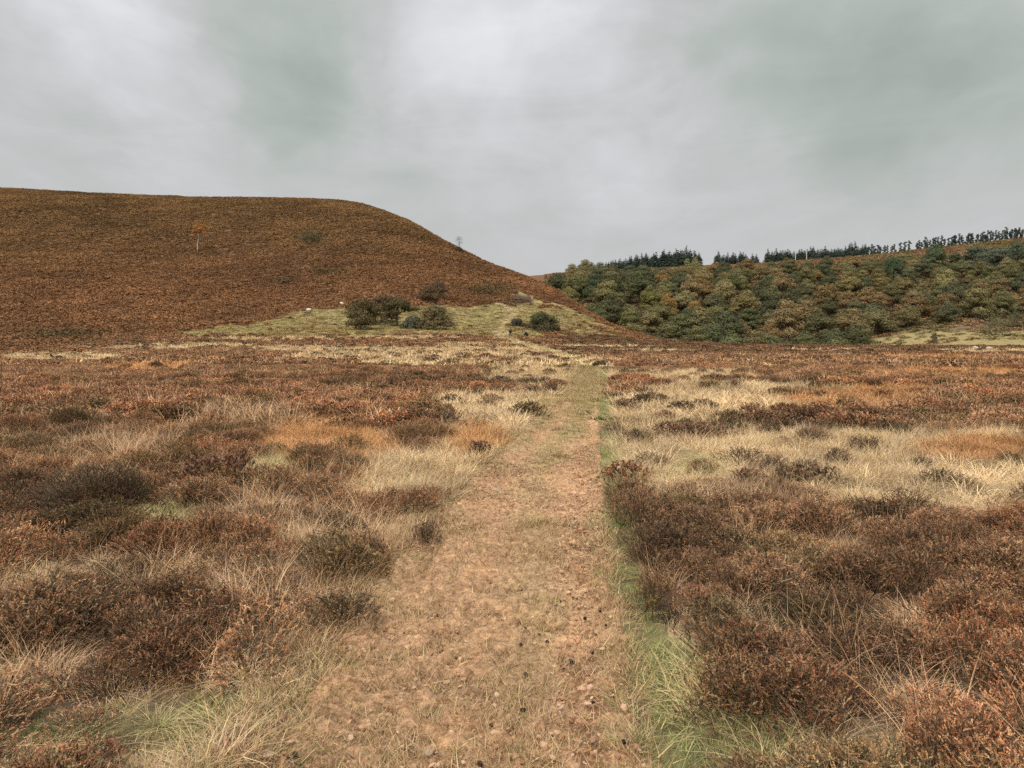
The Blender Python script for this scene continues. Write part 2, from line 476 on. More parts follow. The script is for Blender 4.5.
def build_path():
    nU, nV = 260, 900
    Yv = np.geomspace(1.1, PATH_END + 0.6, nV)
    uu = np.linspace(0, 1, nU)
    lx, rx = path_edges(Yv)
    X = (lx - 0.18)[:, None] + (rx - lx + 0.36)[:, None] * uu[None, :]
    Y = np.repeat(Yv[:, None], nU, 1)
    X, Y = X.ravel(), Y.ravel()
    d = path_inside(X, Y)
    base = terrain(X, Y)
    edge = sstep(-0.07, 0.07, d + 0.05 * fbm(X / .12, Y / .12, 733, 3))
    rough = 0.030 * fbm(X / 0.15, Y / 0.12, 741, 4) + 0.030 * fbm(X / 0.055, Y / 0.04, 757, 3) + 0.03 * fbm(X / 0.7, Y / 0.9, 761, 2)
    u = (X - np.repeat(lx, nU)) / np.repeat(np.maximum(rx - lx, .2), nU)
    rut = -0.03 * np.exp(-((u - 0.86) / 0.09) ** 2)
    z = base - 0.05 + edge * (0.085 + rough + rut)
    g = grassiness(X, Y)
    e1 = fbm(X / .3, Y / .3, 771, 4)[:, None]; e2 = fbm(X / .05, Y / .05, 781, 3)[:, None]  # e2: fine mottling in the colour, stands in for weak shading between lumps
    earth = np.array([.375, .224, .124]) * (1 + 0.16 * e1 + 0.36 * e2)
    earth = np.where(e1 > 0.22, earth * np.array([1.06, 1.02, .98]), earth)
    pale = np.exp(-((u - 0.85) / 0.10) ** 2)[:, None]
    earth = earth * (1 + 0.22 * pale)
    turf = np.array([.34, .24, .125]) * (1 + 0.2 * e2)
    c = earth * (1 - g[:, None]) + turf * g[:, None]
    i = np.arange(nV - 1)[:, None] * nU; j = np.arange(nU - 1)[None, :]
    T = np.stack([i + j, i + j + 1, i + nU + j + 1, i + nU + j], -1).reshape(-1, 4)
    m, nt, b = new_mat('path_earth')
    a = nd(nt, 'ShaderNodeAttribute', attribute_name='col')
    gp = nd(nt, 'ShaderNodeNewGeometry')
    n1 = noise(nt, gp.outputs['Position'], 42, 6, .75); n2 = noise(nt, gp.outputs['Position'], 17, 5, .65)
    v1 = ramp(nt, n1.outputs[0], [(0.34, (.36, .33, .31)), (0.47, (.95, .95, .95)), (0.66, (1.45, 1.45, 1.45))])  # dark grain: small shadows of the rough soil, put into the colour
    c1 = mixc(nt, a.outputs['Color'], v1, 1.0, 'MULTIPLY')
    v2 = ramp(nt, n2.outputs[0], [(0.36, (.70, .64, .58)), (0.5, (1, 1, 1)), (0.66, (1.22, 1.20, 1.18))])
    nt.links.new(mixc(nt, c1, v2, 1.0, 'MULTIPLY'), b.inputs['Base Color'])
    bp = nd(nt, 'ShaderNodeBump'); bp.inputs['Strength'].default_value = 1.0; bp.inputs['Distance'].default_value = 0.02
    nt.links.new(n1.outputs[0], bp.inputs['Height']); nt.links.new(bp.outputs[0], b.inputs['Normal'])
    b.inputs['Roughness'].default_value = 0.95
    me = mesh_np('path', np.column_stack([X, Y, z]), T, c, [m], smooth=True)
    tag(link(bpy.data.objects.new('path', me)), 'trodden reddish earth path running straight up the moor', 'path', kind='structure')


build_path()


def path_z(X, Y):
    return terrain(X, Y) + 0.035


# ------------------------------------------------------------------ plant meshes
def tri_mesh(P):      # (n,3,3) -> verts, tris
    n = len(P)
    return P.reshape(-1, 3), np.arange(n * 3).reshape(n, 3)


def rand_unit(n, r):
    v = r.normal(size=(n, 3)); return v / np.linalg.norm(v, axis=1, keepdims=True)


HEATHER_TIPS = np.array([(.36, .185, .105), (.44, .29, .165), (.30, .155, .095), (.42, .225, .115), (.22, .145, .095), (.50, .36, .22)])
HEATHER_LOW = np.array([(.085, .085, .038), (.11, .08, .05), (.065, .055, .034), (.14, .105, .062)])


def sprigs(r, base, tip, leaves, leaf_len, leaf_wid, tip_share=0.40, stem=0.0025):
    """heather shoots from base to tip: a thin stem, small leaves low down, a dry flower spike on top"""
    n = len(base)
    mid = base * 0.45 + tip * 0.55; mid[:, 2] -= 0.04 * (tip[:, 2] - base[:, 2]); mid[:, :2] += r.normal(0, .012, (n, 2))
    t = np.sort(np.where(r.uniform(0, 1, (n, leaves)) < .62, r.uniform(.62, 1.0, (n, leaves)), r.uniform(0.25, .7, (n, leaves))), 1)
    a = (1 - t)[..., None]; tt = t[..., None]
    c = base[:, None] * a * a + 2 * mid[:, None] * a * tt + tip[:, None] * tt * tt
    ax = tip - mid; ax = ax / np.maximum(np.linalg.norm(ax, axis=1, keepdims=True), 1e-6)
    dirs = rand_unit(n * leaves, r).reshape(n, leaves, 3) * 0.62 + ax[:, None] * 0.9
    dirs /= np.linalg.norm(dirs, axis=2, keepdims=True)
    side = np.cross(dirs, rand_unit(n * leaves, r).reshape(n, leaves, 3)); side /= np.maximum(np.linalg.norm(side, axis=2, keepdims=True), 1e-6)
    L = leaf_len * r.uniform(.6, 1.3, (n, leaves, 1)); Wd = leaf_wid * r.uniform(.6, 1.3, (n, leaves, 1))
    P = np.stack([c - side * Wd, c + side * Wd, c + dirs * L], 2).reshape(-1, 3, 3)
    sc = r.integers(0, len(HEATHER_TIPS), n); lc = r.integers(0, len(HEATHER_LOW), n)
    top = (t > 1 - tip_share)[..., None]
    cc = np.where(top, HEATHER_TIPS[sc][:, None], HEATHER_LOW[lc][:, None]) * r.uniform(.7, 1.3, (n, leaves, 1))
    cc = np.repeat(cc.reshape(-1, 1, 3), 3, 1)
    if stem > 0:
        sd = np.cross(tip - base, rand_unit(n, r)); sd /= np.maximum(np.linalg.norm(sd, axis=1, keepdims=True), 1e-6)
        q = [np.stack([base - sd * stem, base + sd * stem, mid], 1), np.stack([mid - sd * stem * .8, mid + sd * stem * .8, tip], 1)]
        P = np.concatenate([P] + q)
        cs = np.tile(np.array([.085, .06, .042]), (2 * n, 3, 1)) * r.uniform(.6, 1.3, (2 * n, 1, 1))
        cc = np.concatenate([cc, cs])
    return P, cc.reshape(-1, 3)


def dome_heather(seed, rad, hgt, n, leaves, ll, lw, stem=0.0025):
    r = np.random.default_rng(seed)
    q = np.sqrt(r.uniform(0, 1, n)); an = r.uniform(0, 2 * np.pi, n)
    lump = 1 + 0.28 * np.sin(an * 2 + seed) * q + 0.2 * np.sin(an * 5 + seed * 2) * q
    base = np.column_stack([np.cos(an) * q * rad * .35, np.sin(an) * q * rad * .35, np.full(n, -0.03)])
    zz = hgt * np.sqrt(np.maximum(1 - (q * .95) ** 2, 0)) * r.uniform(.70, 1.12, n) + .02
    tip = np.column_stack([np.cos(an) * q * rad * lump, np.sin(an) * q * rad * lump, zz])
    sh = r.uniform(0, 1, n) < .72
    ln = r.uniform(.07, .13, n) * (rad / .27)
    dr = np.column_stack([np.cos(an) * q, np.sin(an) * q, .75 + 0 * q]) + r.normal(0, .45, (n, 3)); dr[:, 2] = np.abs(dr[:, 2]); dr /= np.linalg.norm(dr, axis=1, keepdims=True)
    base = np.where(sh[:, None], tip - dr * ln[:, None], base)
    P, c = sprigs(r, base, tip, leaves, ll, lw, stem=stem)
    V, T = tri_mesh(P)
    return V, T, c


def blades(seed, n, disc, L, wid, seg, lean, droop, spread=(.75, 1.25), Lvar=(.5, 1.1)):
    r = np.random.default_rng(seed)
    an = r.uniform(0, 2 * np.pi, n); q = np.sqrt(r.uniform(0, 1, n)) * disc
    b = np.column_stack([np.cos(an) * q, np.sin(an) * q, np.full(n, -0.02)])
    da = an + r.normal(0, .8, n)
    le = np.abs(r.normal(lean, lean * .5, n))
    d = np.column_stack([np.cos(da) * np.sin(le), np.sin(da) * np.sin(le), np.cos(le)])
    out = np.column_stack([np.cos(da), np.sin(da), np.zeros(n)])
    Ln = L * r.uniform(*Lvar, n)
    sa = da + np.pi / 2 + r.normal(0, .6, n)
    side = np.column_stack([np.cos(sa), np.sin(sa), np.zeros(n)])
    w = wid * r.uniform(.6, 1.3, n)
    dr = droop * r.uniform(.3, 1.6, n)
    pts = []
    for k in range(seg + 1):
        t = k / seg
        p = b + d * (Ln * t)[:, None] + out * (Ln * dr * t * t * .6)[:, None]
        p[:, 2] -= Ln * dr * t ** 2.2 * .75
        p[:, 2] = np.maximum(p[:, 2], -0.02 + 0.03 * t)
        pts.append(p)
    tris = []
    for k in range(seg):
        w0 = (w * (1 - k / seg) ** .7)[:, None]; w1 = (w * (1 - (k + 1) / seg) ** .7)[:, None]
        a0, a1 = pts[k] - side * w0, pts[k] + side * w0
        b0, b1 = pts[k + 1] - side * w1, pts[k + 1] + side * w1
        tris.append(np.stack([a0, a1, b1], 1))
        if k < seg - 1:
            tris.append(np.stack([a0, b1, b0], 1))
    P = np.concatenate(tris)
    v = r.uniform(*spread, n)
    hue = np.column_stack([np.ones(n), r.uniform(.93, 1.05, n), r.uniform(.8, 1.15, n)]) * v[:, None]
    c = np.repeat(np.tile(hue, (len(tris), 1))[:, None], 3, 1).reshape(-1, 3)
    V, T = tri_mesh(P)
    return V, T, c


def kit(name, parts, mat):
    """plant shapes that a ground-cover object repeats"""
    c = bpy.data.collections.new(name)
    for i, (V, T, cc) in enumerate(parts):
        o = bpy.data.objects.new('%s_%02d' % (name, i), mesh_np('%s_%02d' % (name, i), V, T, cc, [mat]))
        c.objects.link(o)
    return c


def scatter(name, label, cat, coll, pts, rot, scl, tint):
    n = len(pts)
    me = bpy.data.meshes.new(name)
    me.vertices.add(n); me.vertices.foreach_set('co', np.asarray(pts, np.float32).ravel())
    for an, ty, key, arr in (('rot', 'FLOAT_VECTOR', 'vector', rot), ('scl', 'FLOAT_VECTOR', 'vector', scl), ('tint', 'FLOAT_VECTOR', 'vector', tint)):
        me.attributes.new(an, ty, 'POINT').data.foreach_set(key, np.asarray(arr, np.float32).ravel())
    k = len(coll.objects)
    me.attributes.new('idx', 'INT', 'POINT').data.foreach_set('value', rng.integers(0, k, n).astype(np.int32))
    o = link(bpy.data.objects.new(name, me))
    tag(o, label, cat, kind='stuff')
    g = bpy.data.node_groups.new(name, 'GeometryNodeTree')
    g.interface.new_socket('Geometry', in_out='INPUT', socket_type='NodeSocketGeometry')
    g.interface.new_socket('Geometry', in_out='OUTPUT', socket_type='NodeSocketGeometry')
    gi, go = g.nodes.new('NodeGroupInput'), g.nodes.new('NodeGroupOutput')
    ci = g.nodes.new('GeometryNodeCollectionInfo'); ci.inputs['Collection'].default_value = coll
    ci.inputs['Separate Children'].default_value = True; ci.inputs['Reset Children'].default_value = True
    ip = g.nodes.new('GeometryNodeInstanceOnPoints')

    def named(nm, dt):
        x = g.nodes.new('GeometryNodeInputNamedAttribute'); x.data_type = dt; x.inputs['Name'].default_value = nm
        return [q for q in x.outputs if q.enabled and q.name == 'Attribute'][0]
    g.links.new(gi.outputs[0], ip.inputs['Points']); g.links.new(ci.outputs[0], ip.inputs['Instance'])
    ip.inputs['Pick Instance'].default_value = True
    g.links.new(named('idx', 'INT'), ip.inputs['Instance Index'])
    g.links.new(named('rot', 'FLOAT_VECTOR'), ip.inputs['Rotation'])
    g.links.new(named('scl', 'FLOAT_VECTOR'), ip.inputs['Scale'])
    g.links.new(ip.outputs[0], go.inputs[0])
    md = o.modifiers.new('plants', 'NODES'); md.node_group = g
    return o


def sample(y0, y1, density, pe0=-100, pe1=1124):
    """random points on the terrain between two distances"""
    n = int(density * (pe1 - pe0) / F * (y1 * y1 - y0 * y0) / 2)
    Y = np.sqrt(rng.uniform(y0 * y0, y1 * y1, n)); u = (rng.uniform(pe0, pe1, n) - CX) / F
    X = u * Y
    Z, s, pe = terrain(X, Y, full=True)
    zn, px, py = zones(X, Y, Z, s, pe)
    return X, Y, Z, s, zn, px, py


K_HEATH = [kit('heather_close', [dome_heather(100 + i, .27, .23 + .02 * (i % 3), 270, 46, .0092, .0021) for i in range(6)], M_INST),
           kit('heather_middle', [dome_heather(200 + i, .31, .25, 160, 15, .028, .0085, .0035) for i in range(5)], M_INST),
           kit('heather_distant', [dome_heather(300 + i, .34, .25, 64, 6, .085, .034, 0) for i in range(5)], M_INST)]
K_GRASS = [kit('grass_close', [blades(400 + i, 75, .10, .28, .0020, 4, .62, .75) for i in range(6)], M_INST),
           kit('grass_middle', [blades(450 + i, 46, .14, .31, .0050, 3, .60, .70) for i in range(5)], M_INST),
           kit('grass_distant', [blades(480 + i, 28, .26, .32, .018, 2, .60, .55) for i in range(5)], M_INST)]
K_WIRY = [kit('wiry_close', [blades(520 + i, 40, .16, .38, .0012, 4, .40, .45) for i in range(5)], M_INST),
          kit('wiry_middle', [blades(540 + i, 32, .19, .36, .0034, 3, .40, .45) for i in range(4)], M_INST),
          kit('wiry_distant', [blades(560 + i, 22, .25, .33, .014, 2, .35, .35) for i in range(4)], M_INST)]
K_TURF = [kit('turf_close', [blades(600 + i, 110, .11, .075, .0017, 3, .55, .5) for i in range(5)], M_INST),
          kit('turf_middle', [blades(620 + i, 60, .16, .10, .005, 2, .55, .5) for i in range(4)], M_INST),
          kit('turf_distant', [blades(640 + i, 34, .34, .16, .022, 2, .55, .5) for i in range(4)], M_INST)]

#            heather share, grass share, wiry share, turf share
COVER = {H: (.94, .22, .36, .10), D: (1.0, .06, .10, .02), R: (.95, .30, .32, .16), M: (.70, .50, .85, .25), S: (.06, 1.0, .16, .25), O: (.04, 1.0, .15, .2),
         G: (.07, .85, .15, 1.0), E: (0, .20, .02, 1.0), P: (.006, .45, .05, .9), RP: (0, .25, 0, .6)}
HTINT = {H: (1.17, 1.05, .94), D: (.88, .80, .73), R: (1.15, 1.0, .90), M: (1.15, 1.05, .97), S: (.8, .8, .8), O: (.9, .85, .75), G: (.9, .9, .8), P: (.7, .62, .58)}
GTINT = {H: (.53, .345, .195), D: (.42, .28, .165), R: (.54, .35, .20), M: (.57, .395, .235), S: (.56, .41, .235), O: (.48, .255, .11), G: (.50, .395, .195), E: (.44, .38, .165), P: (.44, .35, .165), RP: (.56, .43, .24)}
TTINT = {H: (.28, .23, .10), D: (.14, .15, .07), R: (.28, .24, .10), M: (.33, .265, .12), S: (.44, .35, .165), O: (.38, .26, .11), G: (.29, .275, .10), E: (.285, .275, .105), P: (.34, .285, .12), RP: (.47, .37, .19)}


def lut(d, z):
    a = np.zeros((14, len(next(iter(d.values()))) if hasattr(next(iter(d.values())), '__len__') else 1))
    for k, v in d.items():
        a[k] = v
    return a[np.clip(z, 0, 13)]


CELL = (.62, .85, 1.7)
BANDS = [  # y0, y1, lod, heather /m2, grass /m2, wiry /m2, turf /m2, size, pe range
    (1.3, 7, 0, 17, 76, 45, 270, 1.0, (-330, 1354)),
    (7, 13, 0, 12, 48, 26, 120, 1.05, (-200, 1224)),
    (13, 38, 1, 7.5, 20, 12, 34, 1.1, (-120, 1144)),
    (38, 85, 2, 3.4, 7.5, 4.5, 7, 1.35, (-100, 1124)),
    (85, 215, 2, 1.25, 2.1, 1.0, 1.8, 1.9, (-90, 1114)),
]


def mounds(X, Y, cell, seed):
    """distance to the nearest mound centre (in cells) and two random numbers of that mound"""
    gx, gy = np.floor(X / cell), np.floor(Y / cell)
    best = np.full(len(X), 9.0); a = np.zeros(len(X)); b = np.zeros(len(X))
    for i in (-1, 0, 1):
        for j in (-1, 0, 1):
            cx, cy2 = gx + i, gy + j
            h1, h2 = _hash(cx, cy2, seed), _hash(cx, cy2, seed + 7)
            sz = .75 + .5 * _hash(cx, cy2, seed + 19)
            d = np.hypot(X / cell - cx - h1, Y / cell - cy2 - h2) / sz
            m = d < best
            best = np.where(m, d, best); a = np.where(m, _hash(cx, cy2, seed + 31), a); b = np.where(m, _hash(cx, cy2, seed + 43), b)
    return best, a, b


BUSH_SPOTS = []     # filled with the single bushes so that ground cover leaves them room


def cover():
    acc = {}
    for (y0, y1, lod, dh, dg, dw, dt, size, (pa, pb)) in BANDS:
        for kind, dens, col in (('heather', dh, 0), ('grass', dg, 1), ('wiry', dw, 2), ('turf', dt, 3)):
            X, Y, Z, s, zn, px, py = sample(y0, y1, dens, pa, pb)
            share = lut(COVER, zn)[:, col] * ((zn >= 0) & (s < 6.6))
            if kind == 'heather':
                md, _, _ = mounds(X, Y, CELL[lod], 801)
                share = share * (1 - .82 * sstep(.50, .72, md))
            keep = rng.uniform(0, 1, len(X)) < share
            if kind in ('heather', 'grass', 'wiry'):
                keep &= ~((Y < PATH_END + 2) & (path_inside(X, Y) > (-0.20 if kind == 'heather' else np.where(Y < 14, -0.09, -0.02))))
            keep &= np.hypot(X, Y) > 1.3
            X, Y, Z, zn = X[keep], Y[keep], Z[keep], zn[keep]
            n = len(X)
            rot = np.column_stack([rng.normal(0, .12, n), rng.normal(0, .12, n), rng.uniform(0, 6.283, n)])
            if kind == 'heather':
                md, m1, m2 = mounds(X, Y, CELL[lod], 801)
                dome = np.sqrt(np.clip(1 - (md / .78) ** 2, 0, 1))
                sz = size * rng.uniform(.75, 1.2, n) * (.62 + .42 * dome)
                hgt = (.44 + .52 * dome) * (.75 + .45 * m1)
                sz = sz * np.where(zn == M, .85, 1); hgt = hgt * np.where(zn == M, .72, 1)
                scl = np.column_stack([sz * rng.uniform(.85, 1.2, n), sz * rng.uniform(.85, 1.2, n), size * hgt * rng.uniform(.8, 1.12, n) * (0.85 if lod == 2 else 1)])
                drift = fbm(X / 1.3, Y / 1.3, 821, 3)[:, None]
                tn = lut(HTINT, zn) * (1 + 0.22 * drift) * rng.uniform(.8, 1.2, (n, 1)) * (.62 + .62 * m2[:, None])
                tn = tn * (np.array([.90, .92, .92]) if lod == 0 else np.array([.86, .89, .90]) if lod == 2 else 1.0)
                grn = ((m1 * 7.3) % 1)[:, None]
                tn = tn * np.where(grn < .2, np.array([.80, .88, .78]), np.where(grn > .8, np.array([1.03, .95, .91]), 1.0))
                tn = tn * np.column_stack([1 + .12 * drift[:, 0], np.ones(n), 1 - .05 * drift[:, 0]])
            else:
                base = {'grass': GTINT, 'wiry': GTINT, 'turf': TTINT}[kind]
                sz = size ** .8 * rng.uniform(.6, 1.25, n)
                gd, g1, g2 = mounds(X, Y, (.5, .9, 1.6)[lod], 851)
                sz = sz * (.55 + .72 * np.sqrt(np.clip(1 - (gd / .8) ** 2, 0, 1)))
                sz = sz * (.72 if (kind == 'grass' and y1 <= 7) else 1.0)
                hh = {'grass': np.where(np.isin(zn, [G, E, P, RP]), .5, 1.0), 'wiry': np.ones(n), 'turf': np.ones(n)}[kind]
                if kind == 'wiry':
                    sz = sz * np.where(np.isin(zn, [H, M, R]), 1.18, 1) * (.72 if y1 <= 7 else 1)
                if kind == 'turf' and lod == 2:
                    hh = hh * .8
                scl = np.column_stack([sz, sz, sz * hh * rng.uniform(.8, 1.15, n)])
                drift = fbm(X / 1.7, Y / 1.7, 831 + col, 3)[:, None]
                tn = lut(base, zn) * (1 + .22 * drift) * rng.uniform(.8, 1.2, (n, 1)) * (.66 + .60 * g2[:, None])
                tn = tn * np.where(rng.uniform(0, 1, (n, 1)) < .2, np.array([.80, .72, .66]), 1.0)
                if kind == 'turf':
                    ge = sstep(.0, .4, fbm(X / .5, Y / .9, 877, 3) + .6 * sstep(5, 10, Y) * (zn == E))[:, None] * np.isin(zn, [E, G])[:, None]
                    tn = tn * ((1 - ge) + ge * np.array([.58, .92, .58]))
                pz = (zn == P)
                if pz.any():
                    k1 = fbm(X / 7, Y / 16, 861, 4); k2 = fbm(X / 2.5, Y / 5, 871, 3)
                    brown = sstep(-.02, .38, k1 + .5 * k2 + .25 * sstep(480, 600, px[keep]))[:, None]; green = sstep(.1, .5, -k1)[:, None]
                    f3 = (1 - brown) + brown * np.array([.66, .52, .46])
                    f3 = f3 * ((1 - green) + green * np.array([.80, .92, .72])) * (1 + .3 * k2[:, None])
                    tn = np.where(pz[:, None], tn * f3, tn)
                if kind == 'wiry':
                    tn = tn * np.array([1.0, .93, .90])
            a = acc.setdefault((kind, lod), [[], [], [], []])
            a[0].append(np.column_stack([X, Y, Z - 0.01])); a[1].append(rot); a[2].append(scl); a[3].append(tn)
    names = {'heather': ('heather', 'brown and rust heather carpeting the moor', 'heather', K_HEATH),
             'grass': ('moor_grass', 'pale straw moor grass in tussocks between the heather', 'grass', K_GRASS),
             'wiry': ('wiry_grass', 'thin upright dead grass stalks among the heather', 'grass', K_WIRY),
             'turf': ('short_grass', 'short green and yellow turf beside the path', 'grass', K_TURF)}
    for (kind, lod), a in acc.items():
        nm, lb, ct, kk = names[kind]
        where = (' near the camera', ' at middle distance', ' far off towards the hill')[lod]
        scatter(nm, lb + where, ct, kk[lod], *[np.concatenate(q) for q in a])


cover()


# straw and small stones on the path
def path_cover():
    n = 72000
    Y = 1.5 + 39 * rng.uniform(0, 1, n) ** 1.5
    Y = np.where(rng.uniform(0, 1, n) < .35, rng.uniform(1.5, 6.5, n), Y); lx, rx = path_edges(Y)
    X = lx - .25 + (rx - lx + .27) * rng.uniform(0, 1, n)
    g = grassiness(X, Y)
    uu = (X - lx) / (rx - lx)
    keep = rng.uniform(0, 1, n) < (.25 + .45 * g) * (1 - .75 * sstep(.72, .8, uu) * (1 - sstep(.93, .98, uu)))
    X, Y, g = X[keep], Y[keep], g[keep]; n = len(X)
    k = kit('straw', [blades(700 + i, 16, .07, .055, .0016, 2, 1.25, .5) for i in range(5)], M_INST)
    rot = np.column_stack([rng.normal(0, .2, n), rng.normal(0, .2, n), rng.uniform(0, 6.28, n)])
    sz = rng.uniform(.5, 1.2, n) * (1 + .06 * Y)
    dry = np.array([.44, .30, .165]); olive = np.array([.33, .265, .115]); brown = np.array([.30, .16, .085])
    pick = rng.uniform(0, 1, (n, 1))
    tn = np.where(pick < .16 + .45 * g[:, None], olive, np.where(pick < .72, dry, brown)) * rng.uniform(.75, 1.2, (n, 1))
    scatter('straw_litter', 'trampled dry grass bits lying on the earth path', 'straw', k, np.column_stack([X, Y, path_z(X, Y)]), rot, np.column_stack([sz] * 3), tn)
    # thin turf over the grassier parts and over the far end
    n = 30000
    Y = np.sqrt(rng.uniform(2.0 ** 2, 42 ** 2, n)); lx, rx = path_edges(Y)
    X = lx + (rx - lx) * rng.uniform(0, 1, n)
    g = grassiness(X, Y)
    keep = rng.uniform(0, 1, n) < np.clip(g * 1.1 - .22, 0, 1) * (1 - .35 * (Y > 20)) * np.where(Y < 9, .6, 1)
    X, Y = X[keep], Y[keep]; n = len(X)
    rot = np.column_stack([rng.normal(0, .1, n), rng.normal(0, .1, n), rng.uniform(0, 6.28, n)])
    sz = rng.uniform(.4, .8, n) * (1 + .012 * Y)
    tn = np.array([.42, .315, .165]) * rng.uniform(.75, 1.2, (n, 1)) * np.where(rng.uniform(0, 1, (n, 1)) < .25, np.array([.75, .95, .75]), 1)
    scatter('path_turf', 'thin worn yellowish turf growing on the path', 'grass', K_TURF[1], np.column_stack([X, Y, path_z(X, Y) - .005]), rot, np.column_stack([sz, sz, sz * .5]), tn)
    # crumbs of earth and gravel
    st = []
    for i in range(6):
        r = np.random.default_rng(760 + i)
        ph = (1 + 5 ** .5) / 2
        v = np.array([(-1, ph, 0), (1, ph, 0), (-1, -ph, 0), (1, -ph, 0), (0, -1, ph), (0, 1, ph), (0, -1, -ph), (0, 1, -ph), (ph, 0, -1), (ph, 0, 1), (-ph, 0, -1), (-ph, 0, 1)], float) / 1.9
        v *= r.uniform(.7, 1.2, (12, 1)) * np.array([1, .8, .55])
        t = np.array([(0, 11, 5), (0, 5, 1), (0, 1, 7), (0, 7, 10), (0, 10, 11), (1, 5, 9), (5, 11, 4), (11, 10, 2), (10, 7, 6), (7, 1, 8), (3, 9, 4), (3, 4, 2), (3, 2, 6), (3, 6, 8), (3, 8, 9), (4, 9, 5), (2, 4, 11), (6, 2, 10), (8, 6, 7), (9, 8, 1)])
        st.append((v, t, np.ones((12, 3))))
    k = kit('crumb', st, M_INST)
    n = 10000
    Y = np.sqrt(rng.uniform(1.5 ** 2, 11 ** 2, n)); lx, rx = path_edges(Y); X = lx + (rx - lx) * rng.uniform(.02, .98, n)
    sz = np.minimum(.0045 * rng.uniform(.35, 1, n) ** -1.6, .026)
    rot = rng.uniform(0, 6.28, (n, 3)) * np.array([.1, .1, 1])
    pal = np.array([(.36, .19, .10), (.44, .27, .16), (.27, .14, .08), (.44, .29, .19), (.40, .24, .14)])
    tn = pal[rng.integers(0, 5, n)] * rng.uniform(.7, 1.15, (n, 1))
    scatter('gravel', 'crumbs of red earth and gravel on the path', 'gravel', k, np.column_stack([X, Y, path_z(X, Y) + .002]), rot, np.column_stack([sz] * 3), tn)


path_cover()


# ------------------------------------------------------------------ bracken on the hill
def bracken():
    def clump(seed, n, rad, h, ll):
        r = np.random.default_rng(seed)
        a = r.uniform(0, 6.283, n); q = np.sqrt(r.uniform(0, 1, n))
        c = np.column_stack([np.cos(a) * q * rad, np.sin(a) * q * rad, h * np.sqrt(1 - q * q * .85) * r.uniform(.35, 1, n)])
        d = rand_unit(n, r); d[:, 2] = d[:, 2] * .35 - .05
        sd = np.cross(d, rand_unit(n, r)); sd /= np.linalg.norm(sd, axis=1, keepdims=True)
        P = np.stack([c - sd * ll * .4, c + sd * ll * .4, c + d * ll * 1.3], 1)
        pal = np.array([(.315, .16, .070), (.335, .18, .08), (.27, .135, .06), (.29, .165, .075)])
        cc = np.repeat((pal[r.integers(0, 4, n)] * r.uniform(.88, 1.12, (n, 1)))[:, None], 3, 1).reshape(-1, 3)
        V, T = tri_mesh(P)
        return V, T, cc
    k = kit('bracken_clump', [clump(900 + i, 46, .75, .6, .30) for i in range(6)], M_INST)
    X, Y, Z, s, zn, px, py = sample(88, 400, 1.35, -120, 660)
    keep = (zn == B) & (s < 6.5)
    X, Y, Z, px, py = X[keep], Y[keep], Z[keep], px[keep], py[keep]; n = len(X)
    drift = fbm(X / 30, Y / 30, 401, 4)[:, None]; fine = fbm(X / 5, Y / 5, 421, 3)[:, None]
    tn = (1 + .34 * drift + .30 * fine) * rng.uniform(.86, 1.14, (n, 1)) * (1 + .30 * fbm(X / 13, Y / 9, 431, 3)[:, None]) * np.array([.76, .81, .80])
    # olive heads on the upper slope, redder low down
    up = sstep(290, 215, py)[:, None]
    tn = tn * ((1 - up) * np.array([1.03, .90, .90]) + up * np.array([.97, .98, .90]))
    for (ax, ay, rx, ry) in ((310, 238, 16, 6), (283, 280, 12, 4), (490, 290, 26, 7), (330, 272, 20, 3), (60, 335, 40, 5)):
        w = np.exp(-(((px - ax) / rx) ** 2 + ((py - ay) / ry) ** 2))[:, None]
        tn = tn * (1 - w * np.array([.50, .30, .30]))
    sz = rng.uniform(.6, 1.25, n) * (1 + .3 * fine[:, 0])
    rot = np.column_stack([rng.normal(0, .15, n), rng.normal(0, .15, n), rng.uniform(0, 6.28, n)])
    scatter('bracken', 'dead brown bracken covering the big left hill', 'bracken', k, np.column_stack([X, Y, Z - .05]), rot, np.column_stack([sz, sz, sz * .9]), tn)
    # brown and olive scrub on the far valley side
    X, Y, Z, s, zn, px, py = sample(240, 705, 0.17, 520, 1150)
    keep = (np.isin(zn, [FS, W]) | ((zn == P) & (rng.uniform(0, 1, len(X)) < .25))) & (s > 7.0) & (s < 10.05)
    X, Y, Z, zn = X[keep], Y[keep], Z[keep], zn[keep]; n = len(X)
    drift = fbm(X / 28, Y / 28, 441, 3)[:, None]
    tn = np.where(drift > .1, np.array([.60, .86, .75]), np.array([.82, .90, .95])) * (1 + .3 * fbm(X / 9, Y / 9, 447, 2)[:, None]) * rng.uniform(.75, 1.2, (n, 1))
    sz = rng.uniform(1.2, 2.6, n)
    rot = np.column_stack([rng.normal(0, .15, n), rng.normal(0, .15, n), rng.uniform(0, 6.28, n)])
    scatter('hillside_scrub', 'brown bracken and scrub on the far valley side', 'scrub', k, np.column_stack([X, Y, Z - .1]), rot, np.column_stack([sz, sz, sz * .7]), tn)


bracken()


